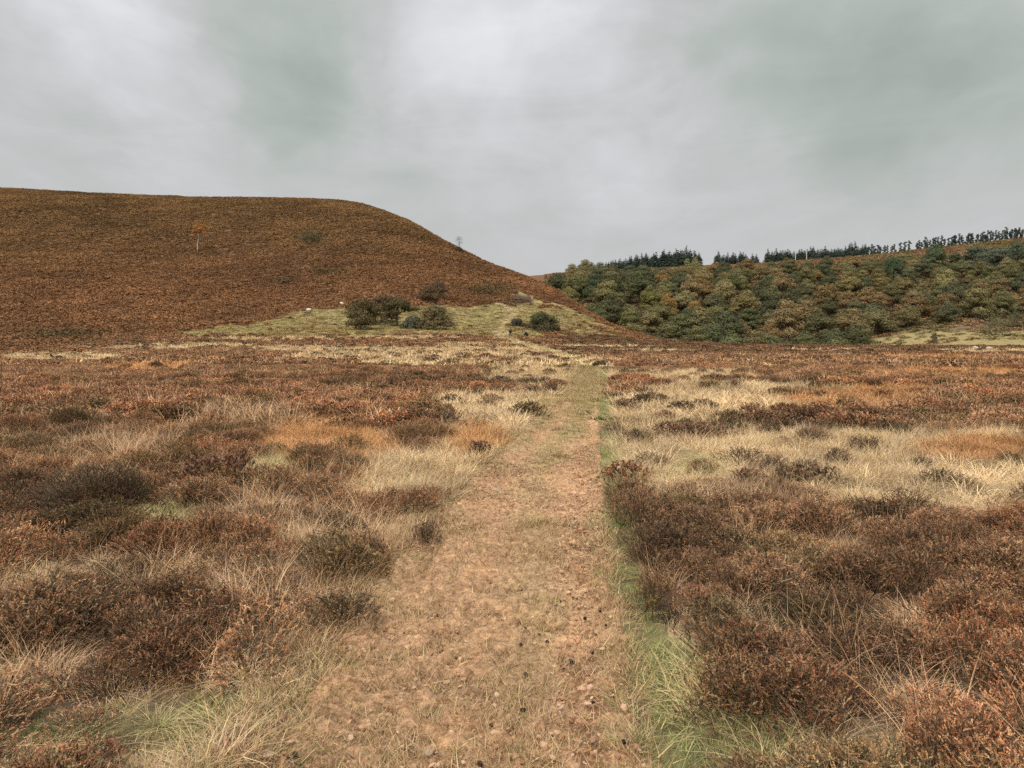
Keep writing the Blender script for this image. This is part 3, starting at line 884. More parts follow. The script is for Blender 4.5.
# ------------------------------------------------------------------ single heather bushes
def heather_bush(px, py, wpx, hpx, label, tint, lod=1, depth=0.6, seed=0):
    X, Y, Z = hit(px, py)
    m_px = Y / F
    w, h = wpx * m_px / 2, hpx * m_px * .88
    d = max(w * depth, .2)
    r = np.random.default_rng(5000 + seed)
    area = math.pi * w * d + 2 * (w + d) * h
    n = int(min(area * (560, 240, 80)[lod], 7000))
    leaves, ll, lw, stem = ((38, .0095, .0023, .002), (15, .028, .0085, .003), (7, .08, .03, 0))[lod]
    a = r.uniform(0, 6.283, n); q = np.sqrt(r.uniform(0, 1, n))
    lump = 1 + .18 * np.sin(a * 3 + seed) + .10 * np.sin(a * 7 + seed * 3)
    tx, ty = np.cos(a) * q * w * lump, np.sin(a) * q * d * lump
    top = h * (1 - .75 * q ** 4) * (.8 + .35 * fbm(tx / .35 + seed, ty / .35, 70 + seed, 3)) * r.uniform(.8, 1.1, n)
    tip = np.column_stack([tx, ty, top])
    base = np.column_stack([tx * .55, ty * .55, np.full(n, -.06)])
    sh = r.uniform(0, 1, n) < .72
    dr = np.column_stack([np.cos(a) * q, np.sin(a) * q, .8 + 0 * q]) + r.normal(0, .45, (n, 3)); dr[:, 2] = np.abs(dr[:, 2]); dr /= np.linalg.norm(dr, axis=1, keepdims=True)
    base = np.where(sh[:, None], tip - dr * r.uniform(.07, .14, (n, 1)) * (1, 1.2, 1.8)[lod], base)
    P, c = sprigs(r, base, tip, leaves, ll, lw, stem=stem)
    V, T = tri_mesh(P)
    o = link(bpy.data.objects.new('heather_bush', mesh_np('heather_bush', V, T, c, [M_LEAF])))
    o.location = (X, Y + d * .8, float(terrain([X], [Y + d * .8])[0]))
    o.color = (*tint, 1)
    tag(o, label, 'heather bush', 'single heather bushes on the moor')


BUSHES = [
    (694, 439, 108, 22, 'long dark brown heather bush across the straw grass right of the path', (.62, .55, .55), 1),
    (770, 434, 34, 14, 'small low heather bush just right of the long dark one', (.66, .6, .58), 1),
    (788, 444, 12, 10, 'tiny round dark heather tuft right of two larger bushes in the straw grass', (.6, .55, .55), 1),
    (812, 490, 86, 30, 'broad dark green brown heather bush at the near edge of the straw grass', (.60, .62, .60), 1),
    (752, 488, 42, 22, 'grey brown heather bush left of the broad dark green brown one', (.72, .68, .66), 1),
    (835, 422, 84, 15, 'flat dark heather bush by the orange grass right of the path', (.55, .50, .50), 1),
    (662, 403, 20, 10, 'small dark heather tuft alone in the pale grass near the far path', (.6, .52, .5), 1),
    (413, 428, 92, 26, 'wide dark heather bush in pale grass left of the path', (.55, .56, .58), 1),
    (478, 458, 28, 22, 'small dark heather bush close to the left edge of the path', (.55, .52, .54), 1),
    (206, 498, 98, 46, 'large dark purplish heather bush in the left foreground moor', (.62, .52, .56), 1),
    (628, 484, 56, 26, 'red brown heather bush touching the green right edge of the path', (.90, .70, .62), 1),
    (425, 550, 36, 40, 'dark heather bush bulging at the left edge of the path', (.50, .52, .54), 0),
    (662, 628, 56, 56, 'dark grey green heather bush beside the path at right', (.74, .68, .56), 0),
    (705, 618, 44, 40, 'rusty heather bush behind the dark grey green one', (.92, .74, .64), 0),
    (815, 738, 150, 84, 'big bright russet heather bush above the green grass at lower right', (.92, .74, .66), 0),
    (985, 650, 110, 80, 'reddish heather bush at the right border of the view', (.92, .80, .72), 0),
    (80, 520, 150, 60, 'very dark heather bank at the left border of the view', (.50, .54, .54), 0),
    (340, 640, 90, 60, 'dark olive heather bush leaning over the left path edge', (.62, .64, .60), 0),
    (140, 690, 120, 52, 'rusty red heather bush in the lower left corner grass', (.92, .74, .66), 0),
]
for i, (px, py, w, h, lb, tint, lod) in enumerate(BUSHES):
    heather_bush(px, py, w, h, lb, tint, lod, seed=i)


# ------------------------------------------------------------------ trees
def tube_geo(p0, p1, r0, r1, sides=7):
    p0, p1 = np.array(p0, float), np.array(p1, float)
    ax = p1 - p0; ax = ax / max(np.linalg.norm(ax), 1e-6)
    u = np.cross(ax, [0.3, .9, .2]); u /= np.linalg.norm(u); v = np.cross(ax, u)
    an = np.linspace(0, 2 * np.pi, sides, endpoint=False)
    ring = np.cos(an)[:, None] * u + np.sin(an)[:, None] * v
    V = np.vstack([p0 + ring * r0, p1 + ring * r1])
    i = np.arange(sides); j = (i + 1) % sides
    T = np.concatenate([np.stack([i, j, j + sides], 1), np.stack([i, j + sides, i + sides], 1)])
    return V, T


def join(parts):
    Vs, Ts, o = [], [], 0
    for V, T in parts:
        Vs.append(V); Ts.append(T + o); o += len(V)
    return np.vstack(Vs), np.vstack(Ts)


def limbs_mesh(name, h, r0, tops, mat, lean=(0, 0)):
    """tapered trunk with limbs reaching into the crown"""
    fork = np.array([lean[0] * .5, lean[1] * .5, h])
    mid = np.array([lean[0] * .15, lean[1] * .2, h * .5])
    parts = [tube_geo((0, 0, -.6), mid, r0 * 1.25, r0 * .85), tube_geo(mid, fork, r0 * .85, r0 * .65)]
    for t in tops:
        t = np.array(t, float); k = fork * .55 + t * .45 + np.array([0, 0, .08 * h])
        parts += [tube_geo(fork, k, r0 * .5, r0 * .3, 6), tube_geo(k, t, r0 * .3, r0 * .08, 5)]
    V, T = join(parts)
    return mesh_np(name, V, T, np.ones((len(V), 3)), [mat], smooth=True)


def lobes_geo(seed, lobes, n, leaf, fill=.35, flat=.9):
    """leaf clumps spread over and inside a set of lobes"""
    r = np.random.default_rng(seed)
    w = np.array([l[3] ** 2 for l in lobes]); w = w / w.sum()
    li = r.choice(len(lobes), n, p=w)
    L = np.array(lobes)[li]
    d = rand_unit(n, r)
    low = d[:, 2] < -.25
    d[low, 2] *= -.6
    d /= np.linalg.norm(d, axis=1, keepdims=True)
    rad = L[:, 3] * np.where(r.uniform(0, 1, n) < fill, r.uniform(.4, .9, n), r.uniform(.88, 1.12, n))
    c = L[:, :3] + d * rad[:, None] * np.array([1, 1, flat])
    nrm = d * 1.3 + rand_unit(n, r) * .55
    nrm /= np.linalg.norm(nrm, axis=1, keepdims=True)
    a = np.cross(nrm, rand_unit(n, r)); a /= np.linalg.norm(a, axis=1, keepdims=True); b = np.cross(nrm, a)
    s = leaf * r.uniform(.5, 1.3, (n, 1))
    P = np.stack([c - a * s, c + b * s * .6 + a * s * .2, c + a * s * .9 - b * s * .5], 1)
    lobe_v = r.uniform(.84, 1.14, len(lobes))
    v = lobe_v[li] * r.uniform(.84, 1.16, n)
    hue = np.column_stack([v * r.uniform(.92, 1.1, n), v, v * r.uniform(.8, 1.1, n)])
    V, T = tri_mesh(P)
    return V, T, np.repeat(hue[:, None], 3, 1).reshape(-1, 3)


def broad_lobes(r, rx, z0, z1, n, drop=.62):
    L = [(0, 0, (z0 + z1) / 2, rx * .62)]
    for i in range(n):
        a = i * 2.4 + r.uniform(-.4, .4); t = math.sqrt((i + .5) / n)
        q = rx * .72 * t * r.uniform(.8, 1.1)
        zz = z0 + (z1 - z0) * (.92 - drop * t * t + r.uniform(-.1, .1))
        rr = rx * r.uniform(.24, .40)
        L.append((math.cos(a) * q, math.sin(a) * q, zz - rr * .5, rr))
    return L


PROTO = {}


def make_tree(kind, seed, crown_geo, trunk_me):
    V, T, c = crown_geo
    PROTO.setdefault(kind, []).append((mesh_np(kind + '_crown', V, T, c, [M_LEAF]), trunk_me))


for i in range(8):
    r = np.random.default_rng(40 + i)
    rx, h = r.uniform(5.0, 6.4), r.uniform(10.5, 13)
    lb = broad_lobes(r, rx, h * .12, h, 19, .80)
    g = lobes_geo(50 + i, lb, 5200, .33)
    make_tree('broad', i, g, limbs_mesh('broad_trunk', h * .34, .32, [(l[0] * .8, l[1] * .8, l[2]) for l in lb[1::3]], M_BARK))
for i in range(5):      # spruce-like, ragged and pointed
    r = np.random.default_rng(80 + i)
    h = r.uniform(11, 14); lb = []
    for k in range(11):
        t = k / 10
        q = (1 - t ** 1.6) * 2.9 + .5
        for a in range(3):
            an = r.uniform(0, 6.28)
            lb.append((math.cos(an) * q * .55, math.sin(an) * q * .55, h * (.12 + .86 * t), q * r.uniform(.45, .75)))
    make_tree('spruce', i, lobes_geo(90 + i, lb, 1500, .5, flat=.7), limbs_mesh('spruce_trunk', h * .86, .2, [(0, 0, h * .98)], M_BARK))
for i in range(6):      # thin pine with bare lower trunk
    r = np.random.default_rng(110 + i)
    h = r.uniform(11, 13.5); lb = []
    ln = r.uniform(-.6, .9)
    for k in range(8):
        t = k / 7
        an = r.uniform(0, 6.28); q = r.uniform(.2, 1.3) * (1.1 - .5 * t)
        lb.append((math.cos(an) * q + ln * t, math.sin(an) * q, h * (.24 + .7 * t), r.uniform(.9, 1.6) * (1.1 - .35 * t)))
    make_tree('pine', i, lobes_geo(120 + i, lb, 900, .45, flat=.8), limbs_mesh('pine_trunk', h * .6, .24, [(l[0], l[1], l[2]) for l in lb[::2]], M_BARK, (ln * .6, 0)))

TREE_N = [0]


def put_tree(kind, name, loc, scale, color, label, group=None, cat='tree', rz=None, var=None, squash=1.0):
    crown_me, trunk_me = PROTO[kind][(random.randrange(len(PROTO[kind])) if var is None else var)]
    e = empty(name, loc, random.uniform(0, 6.28) if rz is None else rz)
    e.scale = (scale, scale, scale * squash)
    tag(e, label, cat, group)
    t = link(bpy.data.objects.new('trunk', trunk_me), e)
    c = link(bpy.data.objects.new('crown', crown_me), e)
    c.color = (*color, 1)
    TREE_N[0] += 1
    return e


OLIVE, DGREEN, RUST, GREEN = (.160, .132, .054), (.078, .079, .037), (.180, .122, .054), (.118, .109, .045)
# trees of the valley wood that stand out, at the place where the photograph shows them
placed = []


def wood_at(px, py, wpx, color, label, y0=225, squash=1.0):
    Ys = np.arange(y0, 560, 1.5)
    X = (px - CX) / F * Ys
    Z = terrain(X, Ys)
    pyy = project(X, Ys, Z)[1]
    k = int(np.argmin(np.abs(pyy - py)))
    x, y, z = on_ray(px, float(Ys[k]))
    sc = wpx * y / F / 10.0
    put_tree('broad', 'broadleaf_tree', (x, y, z - .3), sc, color, label, squash=squash)
    placed.append((x, y, sc * 5))


wood_at(667, 318, 20, (.29, .165, .058), 'bright orange autumn tree in the middle of the valley wood')
wood_at(690, 306, 24, (.225, .16, .075), 'pale brown rounded tree just right of the bright orange one')
wood_at(724, 309, 30, (.21, .165, .074), 'large domed tan tree standing proud in the valley wood')
wood_at(650, 316, 24, (.15, .140, .045), 'yellow green tree just left of the bright orange one')
wood_at(694, 320, 18, (.26, .155, .055), 'small orange brown tree below the pale brown rounded one')
wood_at(606, 318, 34, (.17, .148, .062), 'broad yellowish tree at the left foot of the wood beside the hill')
wood_at(785, 341, 34, (.22, .155, .075), 'brown tinged tree at the front edge of the wood above the heather')
wood_at(945, 302, 30, (.19, .16, .064), 'tall pale yellow green tree in the right half of the wood')
wood_at(893, 282, 24, (.068, .092, .046), 'dark green tree on the brown slope, left of two')
wood_at(934, 274, 24, (.070, .094, .046), 'dark green tree on the brown slope, right of two')
wood_at(575, 296, 30, (.125, .118, .048), 'leftmost tree of the wood against the sky beside the hill', squash=.7)
wood_at(595, 300, 22, (.06, .075, .036), 'dark tree under the leftmost tree of the wood')
for (px, py, w) in ((975, 268, 26), (990, 266, 24), (1002, 270, 28), (1018, 266, 26), (985, 273, 26)):
    wood_at(px, py, w, (.080, .092, .058), 'grey green tree in the clump on the upper right slope', squash=.75)
    bpy.context.scene.objects[-1]
for o in [o for o in COL.objects if o.get('label', '').startswith('grey green tree in the clump')]:
    o['group'] = 'tree clump on the upper right slope'

# the rest of the wood
KINDS_WOOD = [('olive broadleaf tree among the crowns of the valley wood', OLIVE, .33), ('dark green broadleaf tree among the crowns of the valley wood', DGREEN, .27),
              ('mid green broadleaf tree among the crowns of the valley wood', GREEN, .22), ('rust tinged broadleaf tree among the crowns of the valley wood', RUST, .18)]


def fill_wood():
    n = 10000
    Y = np.sqrt(rng.uniform(215 ** 2, 500 ** 2, n)); pe = rng.uniform(548, 1075, n); X = (pe - CX) / F * Y
    Z, s, pe_ = terrain(X, Y, full=True)
    px, py = project(X, Y, Z)
    zt = np.interp(px, [540, 600, 650, 700, 760, 800, 850, 900, 950, 990, 1080], [275, 280, 285, 290, 296, 298, 300, 296, 302, 300, 296])
    dens = np.where(py < zt, .16, 1.0)
    front = np.interp(px, [540, 600, 840, 870, 900, 940, 965, 985, 1080], [400, 400, 400, 336, 330, 326, 318, 318, 322])
    ok = (s > 7.1) & (s < 9.25) & (py < front) & (rng.uniform(0, 1, n) < dens)
    # hidden behind the moor edge or the hill foot
    rise_y = np.interp(px, [540, 560, 585, 610, 640, 680, 1080], [283, 295, 312, 327, 337, 343, 348])
    ok &= (py - 14 * 330 / Y * 1.4) < rise_y
    cnt = 0
    for i in np.where(ok)[0]:
        x, y = X[i], Y[i]
        near = 8.6
        if any((x - a) ** 2 / (near * 1.0) ** 2 + (y - b) ** 2 / (near * 1.55) ** 2 < 1 for a, b, _ in placed):
            continue
        placed.append((x, y, 5))
        q = vnoise(np.array([x / 22.0]), np.array([y / 22.0]), 881)[0] * .55 + rng.uniform() * .45
        acc = 0
        q = (q - .2) / .6
        for lb, col, sh in KINDS_WOOD:
            acc += sh
            if q < acc:
                break
        c = np.array(col) * rng.uniform(.8, 1.2) * np.array([rng.uniform(.93, 1.08), 1, rng.uniform(.9, 1.1)])
        sc = rng.uniform(1.0, 1.55) * (.8 if py[i] < zt[i] else 1)
        put_tree('broad', 'broadleaf_tree', (x, y, Z[i] - .4), sc, c, lb, lb.split(' broadleaf')[0] + ' trees of the valley wood', squash=rng.uniform(.66, .88))
        cnt += 1
        if cnt > 290:
            break
    print('wood trees', cnt)


fill_wood()

# conifers along the ridge
PINE_X = [866, 868, 871, 873, 875, 878, 880, 884, 887, 891.5, 894.5, 900, 904, 909, 917, 921, 927, 933, 938, 951, 953, 962, 970, 980, 985, 987, 996, 999, 1007, 1015, 1020, 919, 925, 930, 935, 941, 944, 948, 955, 959, 966, 968, 972, 977, 982, 990, 993, 1002, 1005, 1010, 1012, 1017, 1022, 1026, 1032, 1038]


def ridge_y(px):
    return float(np.interp(px, _dense, TAB_Y[:, 10]))


for px in PINE_X:
    x, y, z = on_ray(px, ridge_y(px) - 2)
    put_tree('pine', 'pine_tree', (x, y, z - .2), random.uniform(.78, 1.02), np.array((.045, .055, .042)) * random.uniform(.8, 1.2),
             'slender dark pine in the thin row on the ridge at right', 'pines in the thin ridge row')
xs = []
for a, b, step in ((606, 700, 2.3), (716, 748, 2.5), (752, 760, 4), (765, 866, 2.2)):
    q = a
    while q < b:
        xs.append(q + random.uniform(-1, 1)); q += step
for px in xs:
    left = px < 702
    x, y, z = on_ray(px, ridge_y(px) + random.uniform(-7, 5) - (24 if left else 0))
    sc = random.uniform(.78, 1.12) * (np.interp(px, [606, 640, 690, 700], [.95, 1.2, 1.4, 1.1]) if left else (1.2 if px < 762 else 1.12))
    put_tree('spruce', 'conifer_tree', (x, y, z - .3), sc, np.array((.034, .048, .036)) * random.uniform(.8, 1.2),
             'dark conifer in the left stretch of the ridge belt' if left else ('dark conifer in the short middle clump of the ridge belt' if px < 762 else 'dark conifer in the long right stretch of the ridge belt'),
             'conifers of the ridge belt')
for px, lb in ((687, 'pale yellow green tree in front of the left conifers'), (695, 'pale yellow green slim tree right of its paler neighbour before the conifers')):
    x, y, z = on_ray(px, 560.0)
    put_tree('broad', 'birch_tree', (x, y, z - .3), .66, (.20, .19, .085), lb, squash=1.15)


# hawthorns and shrubs on the rise
def bare_bush(seed, w, h, n, leaf, z0=.1):
    r = np.random.default_rng(seed)
    lb = broad_lobes(r, w / 2, h * z0, h, 16, .62 if z0 > .25 else .88)
    k = r.uniform(.75, 1.25, len(lb)); lb = [(a + r.normal(0, w * .05), b, c * (.85 + .3 * r.uniform()), d * q) for (a, b, c, d), q in zip(lb, k)]
    return lb, lobes_geo(seed + 1, lb, n, leaf, fill=.5)


def shrub(name, px, py, wpx, hpx, color, label, cat='shrub', z0=.1, trunk=.15, bark=None, n=5200, leaf=.22, rz=0.0, ymax=760.0, lean=(0, 0), Y=None):
    x, y, z = hit(px, py, 60, ymax) if Y is None else on_ray(px, Y)
    k0 = 1.28 if 'hawthorn' in name else 1.12
    w, h = k0 * wpx * y / F, (k0 - .04) * hpx * y / F
    lb, (V, T, c) = bare_bush(int(px * 7 + py), w, h, n, leaf, z0)
    e = empty(name, (x, y + w * .2, float(terrain([x], [y + w * .2])[0]) - .05), rz)
    tag(e, label, cat)
    V = V + np.array([lean[0], lean[1], 0]) * (V[:, 2:3] / max(h, .1))
    link(bpy.data.objects.new('trunk' if cat == 'tree' else 'stem', limbs_mesh(name + '_trunk', max(h * max(z0, .2), .2), trunk, [(l[0] * .85, l[1] * .85, l[2]) for l in lb[1::2]], bark or M_BARK, lean)), e)
    c_ = link(bpy.data.objects.new('crown' if cat == 'tree' else 'foliage', mesh_np(name + '_crown', V, T, c, [M_LEAF])), e); c_.color = (*color, 1)
    return e


shrub('hawthorn_tree', 380, 324, 32, 22, (.118, .070, .038), 'reddish brown hawthorn at the middle of the dark clump below the hill', 'tree', .15)
shrub('hawthorn_shrub', 362, 330, 36, 27, (.092, .072, .030), 'wide dark olive hawthorn at the left end of the clump below the hill')
shrub('hawthorn_tree', 396, 327, 30, 22, (.078, .062, .026), 'dark hawthorn with clear short trunk and rounded crown', 'tree', .40, .22)
shrub('hawthorn_tree', 435, 317, 28, 27, (.094, .058, .032), 'tallest dark hawthorn standing at the right end of the clump', 'tree', .34, .25)
shrub('hawthorn_shrub', 433, 330, 36, 18, (.108, .082, .038), 'low grey green hawthorn below the tallest one')
shrub('hawthorn_shrub', 411, 329, 18, 9, (.090, .085, .055), 'small grey shrub between the two hawthorn groups')
shrub('gorse_bush', 541, 331, 36, 17, (.066, .064, .030), 'large dark green bush on the grassy rise')
shrub('gorse_bush', 517, 326, 12, 7, (.055, .045, .034), 'small brown bush left of the large dark green bush')
shrub('gorse_bush', 526, 336.5, 5, 5, (.020, .024, .018), 'tiny round dark bush on the pale grass beside the walker', n=500, leaf=.1)
shrub('gorse_bush', 310, 243, 26, 9, (.12, .095, .045), 'low olive bush on the upper bracken slope', n=1500, leaf=.25)
shrub('gorse_bush', 282, 283, 14, 5, (.13, .085, .042), 'low dark bush in mid bracken slope below the olive one', n=800, leaf=.25)
shrub('gorse_bush', 459, 252, 8, 5, (.045, .04, .028), 'dark bush under the lone bare tree on the hill edge', n=700, leaf=.2)
shrub('hillside_tree', 459, 251, 10, 14, (.17, .175, .16), 'lone thin grey tree on the edge of the hill against the sky', 'tree', .30, .10, n=260, leaf=.16)
shrub('birch_tree', 196, 252, 14, 27, (.36, .16, .045), 'small birch with white trunk and orange leaves alone on the brown hill', 'tree', .50, .14, bark=M_PALEBARK, n=1300, leaf=.24, lean=(1.2, 0))
shrub('valley_shrub', 935, 342, 7, 11, (.085, .065, .04), 'narrow dark shrub on the pale grass of the valley side', Y=250.0, n=900)
shrub('valley_shrub', 1001, 341, 34, 21, (.135, .125, .062), 'wide olive shrub at the right border on the pale valley grass', Y=262.0, n=2600, leaf=.25)
shrub('valley_shrub', 1020, 330, 26, 16, (.10, .10, .05), 'green shrub partly cut off by the right border', Y=285.0, n=1800, leaf=.25)


# ------------------------------------------------------------------ walker, sheep, van, poles, stones
def skin_body(name, verts, edges, radii, mat_of, mats, sub=2):
    me = bpy.data.meshes.new(name); me.from_pydata(verts, edges, [])
    o = bpy.data.objects.new(name, me); COL.objects.link(o)
    md = o.modifiers.new('skin', 'SKIN'); md.use_smooth_shade = True
    for i, r in enumerate(radii):
        v = me.skin_vertices[0].data[i]; v.radius = r if hasattr(r, '__len__') else (r, r); v.use_root = (i == 0)
    s = o.modifiers.new('sub', 'SUBSURF'); s.levels = sub; s.render_levels = sub
    dg = bpy.context.evaluated_depsgraph_get()
    nm = bpy.data.meshes.new_from_object(o.evaluated_get(dg))
    COL.objects.unlink(o); bpy.data.objects.remove(o)
    nm.materials.clear()
    for m in mats: nm.materials.append(m)
    for p in nm.polygons:
        p.material_index = mat_of(p.center); p.use_smooth = True
    nm.name = name
    return nm


def walker():
    x, y, z = hit(510.3, 338.3, 60, 400)
    v = [(0, 0, .95), (0, 0, 1.12), (0, .01, 1.38), (0, .02, 1.50), (0, .03, 1.57), (0, .03, 1.70),
         (.10, .02, .90), (.11, -.10, .50), (.11, -.02, .08), (.11, -.14, .04),
         (-.10, .0, .90), (-.11, .14, .50), (-.11, .28, .12), (-.11, .18, .05),
         (.19, .01, 1.40), (.25, .08, 1.14), (.25, -.08, .92), (.25, -.13, .84),
         (-.19, .01, 1.40), (-.25, -.02, 1.12), (-.25, -.20, .95), (-.25, -.27, .89)]
    e = [(0, 1), (1, 2), (2, 3), (3, 4), (4, 5), (0, 6), (6, 7), (7, 8), (8, 9), (0, 10), (10, 11), (11, 12), (12, 13), (2, 14), (14, 15), (15, 16), (16, 17), (2, 18), (18, 19), (19, 20), (20, 21)]
    r = [(.17, .12), (.16, .11), (.18, .12), .06, .075, .085, .095, .065, .045, .04, .095, .065, .045, .04, .075, .055, .042, .04, .075, .055, .042, .04]
    jacket = plain_mat('dark_jacket', (.018, .020, .024)); trous = plain_mat('dark_trousers', (.022, .02, .02))
    skin = plain_mat('skin', (.42, .26, .19)); boots = plain_mat('boots', (.03, .022, .016)); hair = plain_mat('dark_hair', (.025, .018, .012))

    def pick(c):
        if c.z > 1.52 or (abs(c.x) > .2 and c.z < .90): return 2
        if c.z > .88: return 0
        return 1 if c.z > .14 else 3
    me = skin_body('person', v, e, r, pick, [jacket, trous, skin, boots])
    o = link(bpy.data.objects.new('person', me)); o.location = (x, y, z); o.rotation_euler = (0, 0, .4)
    tag(o, 'walker in dark clothes on the pale trail over the rise', 'person')
    import bmesh
    bm = bmesh.new(); bmesh.ops.create_uvsphere(bm, u_segments=14, v_segments=10, radius=.105)
    for q in bm.verts:
        q.co.y = q.co.y * 1.1 + .045; q.co.z = max(q.co.z, -.05) + 1.70
    hm = bpy.data.meshes.new('hair'); bm.to_mesh(hm); bm.free(); hm.materials.append(hair)
    link(bpy.data.objects.new('hair', hm), o)
    for s in (-1, 1):
        pass


walker()


def sheep(px, py, rz, label):
    x, y, z = hit(px, py, 60, 400)
    v = [(0, 0, .58), (.34, 0, .60), (-.34, 0, .58), (.52, 0, .66), (.68, 0, .50), (.80, 0, .40),
         (.30, .13, .40), (.30, .13, .02), (.30, -.13, .40), (.32, -.13, .02), (-.34, .13, .40), (-.37, .13, .22), (-.33, .13, .02), (-.34, -.13, .40), (-.37, -.13, .22), (-.32, -.13, .02), (-.50, 0, .52)]
    e = [(0, 1), (0, 2), (1, 3), (3, 4), (4, 5), (1, 6), (6, 7), (1, 8), (8, 9), (2, 10), (10, 11), (11, 12), (2, 13), (13, 14), (14, 15), (2, 16)]
    r = [(.27, .27), (.24, .25), (.24, .25), .15, .10, .06, .08, .035, .08, .035, .09, .05, .035, .09, .05, .035, .06]
    wool = plain_mat('wool', (.72, .66, .56), .95); face = plain_mat('sheep_face', (.10, .09, .08))
    me = skin_body('sheep', v, e, r, lambda c: 1 if (c.x > .62 or c.z < .28) else 0, [wool, face])
    o = link(bpy.data.objects.new('sheep', me)); o.location = (x, y, z + .12); o.rotation_euler = (0, 0, rz)
    tag(o, label, 'sheep')


sheep(308.5, 312.2, .2, 'white sheep grazing at the foot of the brown hill, left of two')
sheep(342, 306, 2.6, 'white sheep grazing near the dark hawthorn clump, right of two')


def box_geo(x0, x1, y0, y1, z0, z1):
    V = np.array([(x, y, z) for z in (z0, z1) for y in (y0, y1) for x in (x0, x1)], float)
    Q = np.array([(0, 2, 3, 1), (4, 5, 7, 6), (0, 1, 5, 4), (2, 6, 7, 3), (0, 4, 6, 2), (1, 3, 7, 5)])
    return V, np.concatenate([Q[:, [0, 1, 2]], Q[:, [0, 2, 3]]])


def van():
    px = 861.5
    x, y, z = on_ray(px, ridge_y(px) - 16)
    e = empty('white_van', (x, y, z + .05), .08)
    tag(e, 'small white van on the ridge road in front of the conifers', 'van')
    white = plain_mat('white_paint', (.78, .78, .76), .35, .03); glass = plain_mat('dark_glass', (.03, .035, .04), .1, .05); rub = plain_mat('tyre_rubber', (.02, .02, .02))
    prof = [(-2.5, .45), (2.45, .45), (2.5, .95), (1.75, 1.15), (1.15, 1.95), (-2.4, 2.05), (-2.5, 1.8)]
    n = len(prof)
    V = np.array([(p[0], s * .95, p[1]) for s in (-1, 1) for p in prof])
    T = [(i, (i + 1) % n, n + (i + 1) % n) for i in range(n)] + [(i, n + (i + 1) % n, n + i) for i in range(n)]
    T += [(0, i + 1, i) for i in range(1, n - 1)] + [(n, n + i, n + i + 1) for i in range(1, n - 1)]
    link(bpy.data.objects.new('body', mesh_np('van_body', V, np.array(T), None, [white])), e)
    for (a, b) in ((.55, 1.25), (-.9, .3)):
        V, T = box_geo(a, b, -.957, -.93, 1.25, 1.75)
        link(bpy.data.objects.new('window', mesh_np('van_window', V, T, None, [glass])), e)
    for wx in (-1.6, 1.6):
        for s in (-1, 1):
            V, T = tube_geo((wx, s * .78, .36), (wx, s * .97, .36), .36, .36, 16)
            k = len(V); V = np.vstack([V, [[wx, s * .78, .36], [wx, s * .97, .36]]])
            T = np.vstack([T, [(i, (i + 1) % 16, k) for i in range(16)], [(16 + i, 16 + (i + 1) % 16, k + 1) for i in range(16)]])
            link(bpy.data.objects.new('wheel', mesh_np('van_wheel', V, T, None, [rub])), e)


van()
wood = plain_mat('pale_wood', (.62, .58, .50))
for px, hpx, lb in ((795.3, 10, 'taller of two pale slim poles before the ridge conifers'), (806.5, 7.5, 'shorter of two pale slim poles before the ridge conifers')):
    x, y, z = on_ray(px, ridge_y(px) - 22)
    h = hpx * 1.25 * y / F
    V, T = join([tube_geo((0, 0, -.4), (0, 0, h), .26, .18, 8), tube_geo((0, 0, h), (0, 0, h + .1), .18, .02, 8)])
    e = tag(link(bpy.data.objects.new('pole', mesh_np('pole', V, T, None, [wood]))), lb, 'pole')
    e.location = (x, y, z)


def rock_mesh(name, seed, sx, sy, sz, mat, sub=2):
    import bmesh
    bm = bmesh.new(); bmesh.ops.create_icosphere(bm, subdivisions=sub, radius=1)
    co = np.array([v.co[:] for v in bm.verts])
    k = 1 + .22 * fbm(co[:, 0] * 1.6 + seed, co[:, 1] * 1.6 + co[:, 2] * 1.3, seed, 3)
    for v, q in zip(bm.verts, k):
        v.co = (v.co.x * q * sx, v.co.y * q * sy, v.co.z * q * sz)
    me = bpy.data.meshes.new(name); bm.to_mesh(me); bm.free(); me.materials.append(mat)
    return me


dung = plain_mat('dung', (.014, .011, .009), .5)
stone = plain_mat('pale_stone', (.30, .21, .145), .9, .25, 30)
sandst = plain_mat('weathered_stone', (.38, .31, .23), .9, .25, 2)
DUNG = [(448, 605), (456.5, 605), (464, 613), (467.5, 614), (496, 619), (519, 617), (519.5, 622), (525, 628), (521, 643), (502, 645.6), (456.6, 656), (526, 671), (522, 590), (481.6, 584), (491, 583), (523, 574),
        (539.5, 633), (544, 655.6), (570.6, 658), (605.5, 627), (600, 612.5), (585, 617), (592, 651), (593, 700), (523, 705.6), (623.5, 746), (491, 720), (480, 757.6), (340, 713), (288, 762), (300, 766), (295, 757), (478, 560), (560, 600), (547, 640)]
dm = [rock_mesh('sheep_dropping', 900 + i, .011, .009, .009, dung) for i in range(4)]
for i, (px, py) in enumerate(DUNG):
    X, Y = flat_xy(px, py)
    X, Y, _ = on_ray(px, Y)
    o = link(bpy.data.objects.new('sheep_dropping', dm[i % 4]))
    o.location = (X, Y, float(path_z(np.array([X]), np.array([Y]))[0]) + .006)
    o.rotation_euler = (0, 0, i * 1.7); s = .8 + .5 * ((i * 37) % 10) / 10; o.scale = (s, s, s)
    tag(o, 'small black sheep dropping lying on the earth path', 'dropping', 'sheep droppings on the path')
